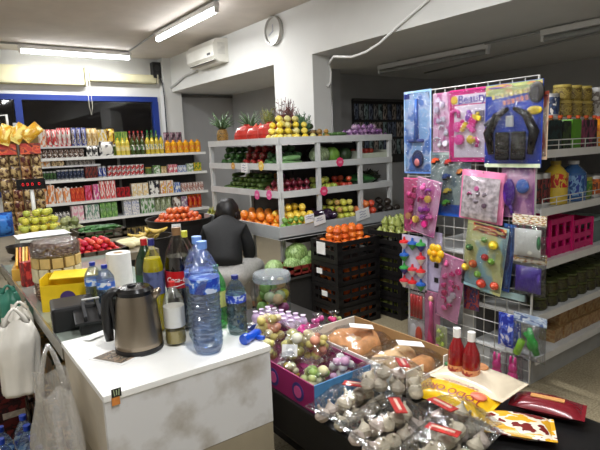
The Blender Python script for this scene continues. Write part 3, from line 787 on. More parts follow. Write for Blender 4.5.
place('melon', fruit('melon', (150, 165, 130), .085), (pxB(326), FB + .10, z + .085), 0, 'netted pale melon on the second tier', 'melon')
place('cabbage', fruit('cabbage', (130, 170, 80), .08), (pxB(339), FB + .11, z + .075), 0, 'light green cabbage behind the pink flower tag', 'cabbage')
place('cabbage', fruit('cabbage', (60, 80, 50), .075), (pxB(352), FB + .11, z + .07), 0, 'dark green cabbage on the second tier left of the tomato crate', 'cabbage')
place('melon', fruit('melon', (34, 34, 32), .08), (pxB(334), FB + .30, z + .085), 0, 'black skinned melon at the back of the second tier, left', 'melon')
place('melon', fruit('melon', (34, 34, 32), .08), (pxB(347), FB + .30, z + .085), 0, 'black skinned melon at the back of the second tier, right', 'melon')
t = thing('tomato_crate', 'pale cardboard crate of tomatoes at the right of the second tier', 'crate', (pxB(376), FB + .14, z))
cw = (pxB(390) - pxB(362)) * .94
BRD = mat((190, 196, 178), .7, var=.06)
M().box((0, 0, .006), (cw, .26, .012), BRD).build('crate_floor', t)
for s in (-1, 1):
    M().box((0, s * .125, .045), (cw, .01, .07), BRD).build('crate_side', t)
    M().box((s * (cw / 2 - .005), 0, .055), (.01, .24, .10), BRD).build('crate_end', t)
cx = pxB(376)
heap('tomato', 'apple', [(170, 50, 40), (190, 70, 50)], .034, cx - cw / 2 + .015, cx + cw / 2 - .015, FB + .025, FB + .255, z + .012, 95, 'red tomato in the pale crate on the second tier', 'tomato', 'tomatoes in the pale crate', 2, spin=0.)
# --- third tier
z = TZ[2] - .033
heap('courgette', 'cucumber', [(96, 120, 60), (74, 104, 52)], .024, FA, FA + .30, pyA(219), pyA(256), z, 95, 'green courgette on the third tier of the produce stand', 'courgette', 'courgettes', 4, spin=.4, asp=4.1, front='x')
heap('passion_fruit', 'round', [(110, 60, 110), (150, 90, 60), (200, 130, 60)], .03, FA + .32, FA + .46, pyA(219), pyA(254), z, 95, 'small purple or orange fruit behind the courgettes', 'fruit', 'small mixed fruit', 4, spin=0.)
heap('red_onion', 'onion', [(112, 52, 50), (130, 66, 58)], .034, FA, FA + .34, pyA(258), pyA(275), z, 95, 'brown red onion on the third tier left of the corner post', 'onion', 'brown red onions', 2, spin=0., front='x')
heap('red_onion', 'onion', [(104, 26, 46), (120, 34, 50)], .034, pxB(280), pxB(316), FB, FB + .34, z, 95, 'dark red onion on the third tier right of the corner post', 'onion', 'dark red onions', 2, spin=0.)
heap('apple', 'apple', [(176, 186, 80), (196, 190, 90), (150, 170, 70)], .035, pxB(321), pxB(342), FB, FB + .32, z, 95, 'green apple on the third tier above the purple aubergines', 'apple', 'third tier green apples', 2, spin=0.)
heap('tomato', 'apple', [(196, 84, 50), (180, 60, 44)], .034, pxB(343), pxB(358), FB, FB + .32, z, 95, 'orange red tomato on the third tier beside the green apples', 'tomato', 'third tier tomatoes', 2, spin=0.)
t = thing('salad_bag', 'dark green bag of salad at the right of the third tier', 'bag', (pxB(370), FB + .16, z))
M().pillow(.22, .26, .12, printed(((40, 90, 50), (60, 120, 60), (30, 60, 36)), 4, 3, .3, (1, 1, 1), True), 12, .02, .3, 3, True).build('bag_body', t)
leaf_bunch('lettuce', 'dark leafy lettuce at the right end of the third tier', 'lettuce', pxB(383), FB + .2, z, .14, .1, [(50, 62, 40), (70, 70, 50)], 50, 9, .03)
# --- the tray
z = .735
heap('orange', 'round', [(232, 132, 36), (238, 148, 50)], .043, TX + .03, TX + .44, pyA(232, 210) - .0, pyA(270, 210) - .16, z, 95, 'orange in the left arm of the big tray beside the seated person', 'orange', 'oranges in the tray', 2, spin=0., front='x')
heap('lime', 'round', [(90, 140, 50), (110, 150, 60)], .028, TX + .03, TX + .34, TY + .03, TY + .19, z, 95, 'small green lime in the near corner of the big tray', 'lime', 'limes', 3, spin=0., front='x')
x0, x1 = onY(287, 215, TY + .1).x, onY(320, 215, TY + .1).x
heap('mandarin', 'round', [(226, 190, 60), (232, 200, 80)], .034, x0, x1, TY + .03, TY + .42, z, 95, 'yellow mandarin in the big tray beside the limes', 'mandarin', 'mandarins', 4, spin=0.)
x0, x1 = onY(320, 210, TY + .1).x, onY(337, 210, TY + .1).x
for k in range(14):
    i_, j_ = k % 2, k // 2
    place('aubergine', fruit('aubergine', (46, 30, 54), .038), ((x0 + x1) / 2 - .045 + .09 * i_ + (.02 if j_ > 4 else 0), TY + .10 + .082 * (j_ if j_ < 5 else j_ - 4.5), z + .04 + (.066 if j_ > 4 else 0) + .02 * (j_ % 5)), 0, 'shiny dark purple aubergine in the big tray', 'aubergine', 'aubergines', rot=(rnd.uniform(-.2, .2), .1, PI / 2 + .5 + rnd.uniform(-.25, .25)))
x0, x1 = onY(337, 210, TY + .1).x, onY(363, 210, TY + .1).x
heap('apple', 'apple', [(200, 200, 80), (186, 196, 76), (214, 206, 100), (190, 150, 90)], .034, x0, x1, TY + .03, TY + .44, z, 95, 'yellow green apple in the big tray right of the aubergines', 'apple', 'tray apples', 4, spin=0.)
x0, x1 = onY(364, 210, TY + .1).x, onY(382, 210, TY + .1).x
heap('peach', 'round', [(216, 120, 60), (206, 80, 56), (222, 140, 90)], .038, x0, x1, TY + .03, TY + .40, z, 95, 'orange red peach in the big tray right of the apples', 'peach', 'peaches', 3, spin=0.)
x0, x1 = onY(385, 210, TY + .1).x, TX1 - .03
heap('avocado', 'lemon', [(46, 38, 34), (54, 46, 40)], .036, x0, x1, TY + .03, TY + .4, z, 95, 'almost black avocado at the right end of the big tray', 'avocado', 'tray avocados', 3, spin=0., asp=1.36)
heap('banana', 'banana', [(160, 160, 70), (190, 180, 80), (120, 130, 60)], .018, TX + .03, TX + .46, pyA(226, 205), pyA(208, 200), z, 95, 'green yellow banana at the far left end of the big tray', 'banana', 'green bananas', 4, spin=1.2, asp=5.2, front='x')
# price cards and flower tags hanging on the fascias
def price_card(x, y, z, wdt, h, rz, lab, tilt=.0, lines=3, seed=0):
    t = thing('price_card', lab, 'price card', (x, y, z), (0, tilt, rz))
    q = random.Random(seed)
    M().box((0, 0, -h / 2), (wdt, .003, h), PAPER).build('card', t)
    for k in range(lines):
        L = wdt * q.uniform(.4, .75)
        M().tube([(-L / 2, -.0025, -h * (.25 + .25 * k)), (-L * .1, -.0025, -h * (.2 + .25 * k)), (L * .1, -.0025, -h * (.3 + .25 * k)), (L / 2, -.0025, -h * (.24 + .25 * k))], .0018, mat((60, 70, 140), .6, var=0), 4).build('handwriting', t)
    return t
def flower_tag(x, y, z, r, c, rz, lab):
    t = thing('flower_tag', lab, 'price tag', (x, y, z), (0, 0, rz))
    M().lathe([(r, -.002), (r, .002)], mat(c, .6, var=.08), 30, wob=lambda a, z: .85 + .15 * abs(math.cos(4 * a)), axis='y').build('petals', t)
    M().box((0, -.003, 0), (r * .9, .002, r * .5), mat(tuple(min(255, int(x * .6 + 100)) for x in c), .6)).build('price_sticker', t)
yb = PYB - .018; xa = PXA - .018
p = onY(340, 162, yb); flower_tag(p.x, yb, p.z, .045, (224, 60, 110), 0, 'pink flower tag on the second tier edge')
p = onY(324, 191, yb); flower_tag(p.x, yb, p.z, .045, (224, 60, 110), 0, 'pink flower tag on the third tier edge right of the corner')
p = onX(261, 166, xa); flower_tag(xa, p.y, p.z, .045, (226, 190, 90), -PI / 2, 'orange flower tag on the second tier edge near the corner post')
p = onX(233, 166, xa); flower_tag(xa, p.y, p.z, .035, (214, 160, 70), -PI / 2, 'small orange flower tag on the second tier edge left of the white card')
p = onX(257, 195, xa); flower_tag(xa, p.y, p.z, .045, (228, 90, 150), -PI / 2, 'left one of two pink flower tags on the third tier edge')
p = onX(269, 195, xa); flower_tag(xa, p.y, p.z, .045, (228, 90, 150), -PI / 2, 'right one of two pink flower tags on the third tier edge')
p = onX(244, 163, xa); price_card(xa, p.y, p.z, .12, .09, -PI / 2, 'white price card on the second tier edge between orange tags', seed=1)
ty = TY - .006
p = onY(309, 214.5, ty); price_card(p.x, ty, p.z, .10, .07, 0, 'small white price card on the tray below the mandarins', -.1, 2, 2)
p = onY(319, 216, ty); price_card(p.x, ty, p.z, .13, .075, 0, 'wide white price card on the tray right of the smaller one', -.15, 2, 3)
p = onY(362, 209, ty); price_card(p.x, ty, p.z, .17, .10, 0, 'white price card on the tray below the apples', -.15, 3, 4)
# --- low platform, red crate and melons under the tray
PLZ = .40
t = thing('platform', 'low dark platform on the floor under the front of the big tray', 'platform', (2.56, 3.56, 0))
M().box((0, 0, PLZ / 2 - .01), (.72, .22, PLZ - .02), mat((34, 32, 30), .8)).build('base', t)
M().box((0, 0, PLZ - .01), (.78, .26, .02), mat((48, 44, 40), .8)).build('deck', t)
REDC = mat((126, 44, 38), .5, var=.1)
def crate_mesh(parent, L, W, Hh, m, slats=3, th=.012, name='crate_body'):
    mb = M()
    mb.box((0, 0, .006), (L, W, .012), m)
    for sx in (-1, 1):
        for sy in (-1, 1): mb.box((sx * (L / 2 - .02), sy * (W / 2 - .02), Hh / 2), (.04, .04, Hh), m)
    hs = Hh / (slats * 1.62)
    for k in range(slats):
        z = hs / 2 + k * (Hh - hs) / max(1, slats - 1)
        for s in (-1, 1):
            mb.box((0, s * (W / 2 - th / 2), z), (L, th, hs), m)
            mb.box((s * (L / 2 - th / 2), 0, z), (th, W, hs), m)
    for k in range(5):
        x = -L / 2 + L * (k + .5) / 5
        for s in (-1, 1): mb.box((x, s * (W / 2 - th / 2), Hh / 2), (.012, th, Hh), m)
    for s in (-1, 1):
        for y in (-W / 4, W / 4): mb.box((s * (L / 2 - th / 2), y, Hh / 2), (th, .012, Hh), m)
    return mb.build(name, parent)
t = thing('vegetable_crate', 'dark red crate of melons and cabbage under the big tray', 'crate', (2.57, 3.555, PLZ))
crate_mesh(t, .42, .235, .085, REDC, 2)
place('melon', fruit('melon', (176, 204, 140), .075), (2.285, 3.56, PLZ + .076), .5, 'light green melon alone on the dark platform left of the red crate', 'melon')
place('melon', fruit('melon', (160, 190, 120), .092), (2.535, 3.575, PLZ + .165), .3, 'biggest green melon on top in the dark red crate', 'melon')
place('melon', fruit('melon', (166, 196, 130), .07), (2.455, 3.53, PLZ + .084), .1, 'small green melon at the left end of the dark red crate', 'melon')
place('melon', fruit('melon', (146, 180, 110), .07), (2.585, 3.52, PLZ + .078), .2, 'small green melon in the middle of the dark red crate', 'melon')
place('cabbage', fruit('cabbage', (180, 206, 140), .08), (2.70, 3.56, PLZ + .09), 1., 'pale green cabbage at the right end of the dark red crate', 'cabbage')
place('potato_sack', M().pillow(.34, .26, .2, mat((120, 92, 60), .9, var=.2, bump=.3), 12, .02, .3, 5, True).mesh('potato_sack'), (2.72, 4.0, 0), 0, 'brown sack lying on the floor behind the melons', 'sack')

# ================================================================== BLACK CRATE STACKS
BLK = mat((24, 22, 22), .45, var=.15)
def crate_stack(cx, cy, L, W, ch, n, rz, lab, fr, c, r, flab, fcat, grp, card=None):
    R = Matrix.Rotation(rz, 4, 'Z')
    base = None
    for k in range(n):
        lb = lab % ('bottom', 'second lowest', 'third lowest', 'topmost')[k if n == 4 else k]
        if base is None:
            base = thing('produce_crate', lb, 'crate', (cx, cy, 0), (0, 0, rz), grp)
            crate_mesh(base, L, W, ch - .004, BLK, 3)
            t = base
        else:
            t = dup(base, (cx, cy, k * ch), (0, 0, rz), lb)
        if card and k in card:
            o = M().box((0, 0, 0), (.004, .11 if k == n - 1 else .07, .10 if k == n - 1 else .045), PAPER).build('label_card', t)
            o.location = (-L / 2 - .004, card[k], ch * .55 if k < n - 1 else ch * .62)
        top = k == n - 1
        q = random.Random(k)
        nx, ny = int((L - .06) / (2.05 * r)), int((W - .06) / (2.05 * r))
        spots = []
        for Ly in range(3 if top else 2):
            ins = Ly if top and Ly else 0
            if Ly >= 2: ins = 1
            for i in range(nx - (ins > 0)):
                for j in range(ny - (ins > 0)):
                    if not top and 0 < i < nx - 1 and 0 < j < ny - 1: continue
                    spots.append((Ly, -L / 2 + .03 + (i + .5 + .5 * (ins > 0)) * (L - .06) / nx, -W / 2 + .03 + (j + .5 + .5 * (ins > 0)) * (W - .06) / ny))
        for Ly, x, y in spots:
            p = R @ Vector((x, y, 0)); zz = k * ch + .014 + r + (Ly * r * 1.75 if not top else (ch - .055 - r * .6) + Ly * r * 1.35 - r * .3)
            place(fr, fruit('round' if fr == 'orange' else 'pear', q.choice(c), r), (cx + p.x + q.uniform(-1, 1) * r * .12, cy + p.y + q.uniform(-1, 1) * r * .12, zz), 0,
                  flab[0] if top else flab[1], fcat, grp + (' on top' if top else ' inside'), rot=(q.uniform(-.3, .3), q.uniform(-.3, .3), q.uniform(0, 6)))
OC = [(226, 110, 36), (232, 124, 44), (220, 100, 40)]
crate_stack(2.775, 3.20, .465, .345, .182, 4, 0, '%s black crate of the stack heaped with oranges', 'orange', OC, .037,
            ('orange heaped on top of the black crates', 'orange seen through the slats of the black crates'), 'orange', 'oranges in the black crates', {3: .03, 2: .06, 1: .0})
crate_stack(3.33, 3.06, .48, .385, .187, 4, 0, '%s black crate of the stack topped with green pears', 'pear', [(160, 170, 90), (150, 160, 80), (176, 176, 100)], .034,
            ('green pear heaped on top of the right black crates', 'green pear inside the right stack of black crates'), 'pear', 'pears in the black crates')
leaf_bunch('leek_bunch', 'pale green leafy bunch lying beside the pears', 'leaves', 3.36, 2.95, .77, .09, .12, [(170, 190, 110), (140, 170, 90)], 40, 12, .03)

# ================================================================== SEATED PERSON
def skin(name, joints, edges, m, parent, root=0, sub=2):
    me = bpy.data.meshes.new(name); me.from_pydata([j[0] for j in joints], edges, [])
    o = bpy.data.objects.new(name, me); COL.objects.link(o)
    md = o.modifiers.new('skin', 'SKIN'); md.use_smooth_shade = True
    for i, v in enumerate(me.skin_vertices[0].data):
        r = joints[i][1]; v.radius = r if isinstance(r, tuple) else (r, r)
        v.use_root = i == root
    sb = o.modifiers.new('sub', 'SUBSURF'); sb.levels = sb.render_levels = sub
    bpy.context.view_layer.update()
    dg = bpy.context.evaluated_depsgraph_get()
    n = bpy.data.meshes.new_from_object(o.evaluated_get(dg)); n.name = name
    o.modifiers.clear(); o.data = n; bpy.data.meshes.remove(me)
    n.materials.clear(); n.materials.append(m)
    for p in n.polygons: p.use_smooth = True
    o.parent = parent
    return o
SKIN = mat((196, 150, 120), .6, var=.05)
def person():
    t = thing('person', 'person in black jacket and grey trousers sitting with back turned at the produce stand', 'person', (1.90, 3.72, 0), (0, 0, -.62))
    t.scale = (.92, .92, .92)
    # local: +y is the way the person faces
    j = [((0, 0, .50), (.13, .11)), ((0, .05, .64), (.12, .10)), ((0, .13, .78), (.12, .09)), ((0, .21, .88), (.10, .08)), ((0, .29, .945), .055), ((0, .345, .965), .052)]
    e = [(0, 1), (1, 2), (2, 3), (3, 4), (4, 5)]
    for s in (-1, 1):
        k = len(j)
        j += [((s * .15, .23, .87), .058), ((s * .20, .22, .74), .048), ((s * .21, .27, .62), .042), ((s * .185, .38, .60), .036), ((s * .16, .47, .61), .028), ((s * .15, .51, .61), .024)]
        e += [(3, k), (k, k + 1), (k + 1, k + 2), (k + 2, k + 3), (k + 3, k + 4), (k + 4, k + 5)]
        k = len(j)
        j += [((s * .10, .04, .47), .085), ((s * .19, .22, .49), .085), ((s * .26, .38, .50), .068), ((s * .25, .37, .30), .056), ((s * .24, .34, .10), .040), ((s * .25, .42, .045), .036), ((s * .26, .50, .035), .030)]
        e += [(0, k), (k, k + 1), (k + 1, k + 2), (k + 2, k + 3), (k + 3, k + 4), (k + 4, k + 5), (k + 5, k + 6)]
    body = skin('body', j, e, SKIN, t)
    # head with face, joined to the body mesh's look: nose, ears, brow
    mb = M()
    hc = Vector((0, .415, 1.005)); R = Matrix.Rotation(-.75, 3, 'X')
    mb.ball(hc, (.075, .095, .11), SKIN, 16, 12, rot=R)
    f = R @ Vector((0, 1, 0)); u = R @ Vector((0, 0, 1))
    mb.ball(hc + f * .098 - u * .015, (.012, .018, .02), SKIN, 8, 6)
    mb.ball(hc + f * .088 - u * .055, (.025, .008, .008), mat((160, 90, 84), .6), 8, 6)
    for s in (-1, 1):
        mb.ball(hc + f * .086 + u * .012 + Vector((s * .03, 0, 0)), (.011, .008, .009), mat((40, 34, 30), .3), 8, 6)
        mb.ball(hc + Vector((s * .077, 0, 0)) - u * .01, (.012, .02, .03), SKIN, 8, 6)
    mb.build('head', body)
    # fingers
    for s in (-1, 1):
        mb = M(); b = Vector((s * .15, .51, .61))
        mb.ball(b, (.036, .045, .016), SKIN, 10, 8)
        for q in range(4):
            d = (-.026 + .0175 * q); L = (.062, .074, .07, .055)[q]
            mb.tube([b + Vector((d, .03, 0)), b + Vector((d, .03 + L * .5, .002)), b + Vector((d, .03 + L * .85, -.018)), b + Vector((d, .03 + L, -.034))], [.0095, .009, .0085, .006], SKIN, 7)
        mb.tube([b + Vector((-s * .03, 0, -.005)), b + Vector((-s * .052, .03, -.012)), b + Vector((-s * .05, .055, -.024))], [.011, .0105, .008], SKIN, 7)
        mb.build('hand', body)
    JM = mat((17, 18, 20), .75, var=.25, scale=40)
    jj = [((0, -.02, .555), (.19, .165)), ((0, .03, .64), (.185, .16)), ((0, .11, .76), (.18, .15)), ((0, .20, .88), (.16, .125)), ((0, .28, .945), (.085, .075)), ((0, .32, .96), (.078, .07))]
    ee = [(0, 1), (1, 2), (2, 3), (3, 4), (4, 5)]
    for s in (-1, 1):
        k = len(jj)
        jj += [((s * .155, .22, .87), .080), ((s * .205, .21, .74), .072), ((s * .215, .27, .62), .062), ((s * .19, .38, .595), .054), ((s * .155, .45, .605), .046)]
        ee += [(3, k), (k, k + 1), (k + 1, k + 2), (k + 2, k + 3), (k + 3, k + 4)]
    jk = skin('jacket', jj, ee, JM, t)
    M().lathe([(.075, 0), (.085, .02), (.08, .045)], JM, 18, (0, .30, .935)).build('collar', jk)
    TM = mat((176, 174, 170), .85, var=.12, scale=60)
    jj = [((0, -.02, .56), (.18, .165)), ((0, -.01, .49), (.20, .17))]; ee = [(0, 1)]
    for s in (-1, 1):
        k = len(jj)
        jj += [((s * .11, .05, .48), .135), ((s * .20, .23, .50), .118), ((s * .27, .39, .505), .09), ((s * .26, .385, .30), .076), ((s * .245, .35, .11), .062)]
        ee += [(1, k), (k, k + 1), (k + 1, k + 2), (k + 2, k + 3), (k + 3, k + 4)]
    skin('trousers', jj, ee, TM, t)
    HM = mat((20, 17, 16), .5, var=.3, scale=60)
    mb = M()
    mb.ball(hc - f * .022 + u * .02, (.108, .115, .128), HM, 18, 12, .18, 4, rot=R)
    q = random.Random(5)
    for i in range(46):
        a = q.uniform(-2.2, 2.2) - PI / 2
        p0 = hc - f * .01 + u * .05 + Vector((.085 * math.cos(a), .085 * math.sin(a), 0)) * .95
        p1 = p0 + Vector((.035 * math.cos(a), .035 * math.sin(a), -.05)); p2 = p1 + Vector((q.uniform(-.015, .015), -.01, -.06))
        mb.tube([p0, p1, p2], [.012, .012, .003], HM, 5)
    mb.build('hair', t)
    SHM = mat((40, 36, 34), .5)
    for s in (-1, 1):
        M().box((s * .25, .43, .03), (.095, .25, .05), SHM, bev=.02).box((s * .247, .36, .065), (.09, .10, .06), SHM, bev=.02).build('shoe', t)
person()
t = thing('stool', 'low grey stool hidden under the seated person', 'stool', (1.90, 3.72, 0), (0, 0, -.62))
M().lathe([(.15, .25), (.16, .258), (.16, .275), (.15, .283)], mat((120, 120, 122), .5), 20).build('seat', t)
for a in range(4):
    c_, s_ = math.cos(a * PI / 2 + .78), math.sin(a * PI / 2 + .78)
    M().tube([(.11 * c_, .11 * s_, .255), (.14 * c_, .14 * s_, 0)], .014, mat((90, 90, 92), .5), 8).build('leg', t)

# ================================================================== BIN OF TOMATOES BEHIND THE PERSON
bc = onD(180, 228, 5.27); bz = onD(178, 221, 5.0).z
t = thing('produce_bin', 'big black tub heaped with orange tomatoes left of the seated person', 'tub', (bc.x, bc.y, 0))
M().lathe([(.24, 0), (.255, .02), (.315, bz - .05), (.335, bz), (.315, bz), (.30, bz - .10), (0, bz - .10)], BLK, 28).build('tub_body', t)
RB = .031; q = random.Random(11)
for L in range(4):
    rmax = .275 - L * .05
    n_ = int(rmax / (RB * 2.02))
    for i in range(-n_, n_ + 1):
        for jx in range(-n_ - 1, n_ + 2):
            x = (jx + (.5 if (i + L) % 2 else 0)) * RB * 2.04; y = i * RB * 1.8 + (L % 2) * RB * .6
            if math.hypot(x, y) < rmax and (L == 3 or math.hypot(x, y) > rmax - .10):
                place('tomato', fruit('apple', q.choice([(222, 104, 50), (228, 122, 62), (212, 88, 48)]), RB), (bc.x + x, bc.y + y, bz - .098 + RB * .86 + L * RB * 1.55), q.uniform(0, 6), 'orange red tomato heaped in the big black tub', 'tomato', 'tomatoes in the black tub')
p = onD(176, 224, 4.925)
price_card(p.x, p.y, p.z, .085, .11, -.4, 'white price card on the front of the black tomato tub', seed=6)
p = onD(148, 236, 4.5)
t = thing('fruit_basket', 'black basket of small bananas before the tomato tub', 'basket', (p.x, p.y, 0))
bh = p.z
M().lathe([(.17, 0), (.18, .02), (.20, bh - .02), (.215, bh), (.20, bh), (.19, bh - .05), (0, bh - .05)], BLK, 20).build('basket_body', t)
for k in range(9):
    a = k * 2.3
    place('banana', fruit('banana', [(222, 190, 80), (206, 176, 90)][k % 2], .018), (p.x + .085 * math.cos(a) * (k > 2), p.y + .085 * math.sin(a) * (k > 2), bh - .028 + .032 * (k % 3)), a, 'small yellow banana in the black basket', 'banana', 'small bananas')

# ================================================================== RIGHT-HAND GONDOLA
GX0, GX1, GY = 2.83, 4.75, 1.55
gd = thing('gondola_shelf', 'grey white double sided shelf unit behind the toy rack', 'shelf', (GX0, GY, 0))
GD = [1.41, 1.075, .755, .435, .17]
for k, z in enumerate(GD):
    dp = .43
    o = M().bx(0, GX1 - GX0, 0, dp, z - .02, z, SHELFW).build('shelf_board', gd)
    M().bx(0, GX1 - GX0, -.008, 0, z - .04, z + .006, WHITE).build('price_rail', o)
    M().bx(0, GX1 - GX0, .50, .93, z - .02, z, SHELFW).build('shelf_board', gd)
M().bx(0, GX1 - GX0, .30, .43, 1.605, 1.62, SHELFW).build('shelf_board', gd)
M().bx(0, GX1 - GX0, .435, .495, 0, 1.80, mat((96, 94, 92), .7)).build('back_panel', gd)
M().bx(0, GX1 - GX0, .02, .91, 0, .14, GREYM).build('plinth', gd)
for x in (.0, .95, GX1 - GX0): M().bx(x - .012, x + .012, .42, .51, 0, 1.80, GREYM).build('upright', gd)
for z in (1.41, 1.075):
    mb = M()
    for h in (.03, .06): mb.tube([(.02, .0, z + h), (GX1 - GX0, .0, z + h)], .003, WIRE, 6)
    for k in range(int((GX1 - GX0) / .16)): mb.tube([(.02 + .16 * k, 0, z - .01), (.02 + .16 * k, 0, z + .06)], .003, WIRE, 6)
    mb.build('wire_guard', gd)
def grun(px0, px1, n, py, mk, z, y, label, cat, group, name):
    x0 = onY(px0, py, y).x; x1 = onY(px1, py, y).x; p = (x1 - x0) / n
    for k in range(n):
        place(name, mk(p * .94, k), (x0 + p * (k + .5), y, z), rnd.uniform(-.05, .05), label, cat, group)
y = GY + .08; z = 1.41
grun(541, 555, 1, 135, lambda p, k: carton(p, .09, .175, (K_, (30, 60, 60), K_)), z, y, 'black pack with teal print at the left of the top shelf', 'pack', None, 'carton')
grun(556, 564, 1, 135, lambda p, k: carton(p, .09, .17, (K_, (60, 80, 40), K_), seed=1), z, y, 'black pack left of the lime green pack', 'pack', None, 'carton')
grun(565, 574, 1, 135, lambda p, k: carton(p, .09, .18, ((120, 180, 50), (90, 150, 40)), seed=2), z, y, 'lime green pack on the top shelf', 'pack', None, 'carton')
grun(575, 590, 2, 135, lambda p, k: carton(p, .09, .175, (K_, (140, 60, 90), K_), seed=3), z, y, 'black pack with pink print right of the lime green pack', 'pack', 'black and pink packs', 'carton')
grun(591, 640, 4, 135, lambda p, k: sbottle(min(p / 2, .04), .2, (226, 140, 30), (200, 60, 30), (O_, (240, 170, 60)), 1), z, y, 'orange bottle at the right end of the top shelf', 'bottle', 'orange bottles at right', 'bottle')
grun(546, 606, 7, 118, lambda p, k: sbottle(min(p / 2, .035), .215, (110, 70, 30), (210, 90, 40), (N_, K_), 2), z, GY + .22, 'brown bottle with an orange cap behind the front packs', 'bottle', 'orange capped bottles', 'bottle')
z2 = 1.62; y2 = GY + .365
grun(545, 555, 1, 100, lambda p, k: can(p / 2, .16, ((70, 90, 130), (50, 60, 90), W_), seed=3), z2, y2, 'blue tin at the left of the top row of jars', 'tin', None, 'tin')
JY = ((150, 130, 60), (180, 160, 80), (110, 90, 40))
grun(557, 588, 3, 100, lambda p, k: tub(p / 2, .115, JY, (190, 170, 90), 5), z2, y2, 'yellow jar in the lower row of jars on the highest shelf', 'jar', 'lower yellow jars', 'jar')
grun(557, 588, 3, 85, lambda p, k: tub(p / 2 * .9, .11, JY, (200, 180, 90), 6), z2 + .116, y2, 'yellow jar in the upper row of jars on the highest shelf', 'jar', 'upper yellow jars', 'jar')
grun(590, 604, 1, 92, lambda p, k: can(p / 2, .22, ((190, 186, 176), (120, 110, 100), W_), seed=4), z2, y2, 'big grey white tin at the right end of the highest shelf', 'tin', None, 'tin')
z = 1.075
grun(532, 547, 2, 185, lambda p, k: can(p / 2, .20, ((110, 30, 36), K_, (150, 60, 50)), seed=5), z, y, 'dark red can at the left of the second shelf', 'can', 'dark red cans', 'can')
grun(548.5, 561.5, 1, 185, lambda p, k: sbottle(p / 2, .265, (206, 176, 60), (150, 130, 40), (R_, (206, 176, 60), (170, 60, 40)), 3, .3, (.40, .72)), z, y, 'tall yellow bottle with a red flower print on the second shelf', 'bottle', None, 'bottle')
grun(566, 579, 1, 185, lambda p, k: sbottle(p / 2, .255, (56, 96, 150), (200, 205, 210), (B_, (120, 160, 200), (40, 80, 140)), 4, .3, (.15, .65)), z, y, 'blue bottle with a white cap on the second shelf', 'bottle', None, 'bottle')
grun(581, 588, 1, 190, lambda p, k: tub(p / 2, .14, ((150, 160, 80), G_), (170, 160, 60), 7), z, y, 'small green jar right of the blue bottle', 'jar', None, 'jar')
grun(589, 615, 3, 190, lambda p, k: can(p / 2, .145, ((170, 90, 50), O_, (110, 60, 40)), seed=6), z, y, 'orange brown can at the right of the second shelf', 'can', 'orange brown cans', 'can')
# pink baskets
PK = mat((206, 30, 110), .35, var=.06)
z = .755
for k, (p0, p1, lab) in enumerate(((541, 564, 'pink plastic basket at the left of the third shelf'), (564.5, 584, 'pink plastic basket right of the other pink basket'))):
    x0, x1 = onY(p0, 235, GY + .10).x, onY(p1, 235, GY + .10).x
    t = thing('plastic_basket', lab, 'basket', ((x0 + x1) / 2, GY + .16, z))
    w_ = (x1 - x0) * .95; mb = M(); h = .235 - .04 * k; d_ = .22
    mb.box((0, 0, .006), (w_, d_, .012), PK)
    for zz in (.03, h * .45, h - .02):
        for s in (-1, 1): mb.box((0, s * d_ / 2, zz), (w_, .008, .035), PK).box((s * w_ / 2, 0, zz), (.008, d_, .035), PK)
    for i in range(4):
        xx = -w_ / 2 + w_ * i / 3
        for s in (-1, 1): mb.box((xx, s * d_ / 2, h / 2), (.022, .009, h), PK)
    for i in range(3):
        for s in (-1, 1): mb.box((s * w_ / 2, -d_ / 2 + d_ * i / 2, h / 2), (.009, .022, h), PK)
    mb.build('basket_body', t)
x0 = onY(585, 235, GY + .1).x
t = thing('storage_box', 'clear pale green storage box right of the pink baskets', 'box', (x0 + .13, GY + .18, z))
M().bx(-.12, .12, -.11, .11, 0, .15, film((170, 200, 195), .15, .2, .3, 20, .3)).build('box_body', t)
M().bx(-.125, .125, -.115, .115, .15, .17, mat((150, 180, 176), .4)).build('lid', t)
# jar packs
z = .435
DJ = ((50, 44, 24), (70, 74, 34), (36, 26, 18))
for lv in range(2):
    for kk in range(2):
        grun(532, 613, 9, 300 - 12 * lv, lambda p, k: tub(p / 2, .082, DJ, (70, 78, 36), 8), z + lv * .083, y + kk * .09, 'dark green brown jar in the %s layer of the stacked jars, %s row' % (('lower', 'upper')[lv], ('front', 'rear')[kk]), 'jar', 'stacked jars %s %s' % (('lower', 'upper')[lv], ('front', 'rear')[kk]), 'jar')
# soap blocks
z = .17
SO = ((196, 170, 124), (170, 140, 96), (150, 110, 70))
for lv in range(2):
    grun(546 + 6 * lv, 620, 9, 335 - 14 * lv, lambda p, k: carton(p, .10, .085, SO, seed=5), z + lv * .086, y + .02 + lv * .02, 'beige packet in the %s row on the bottom shelf' % ('lower', 'upper')[lv], 'packet', 'beige packets %s' % ('lower', 'upper')[lv], 'packet')

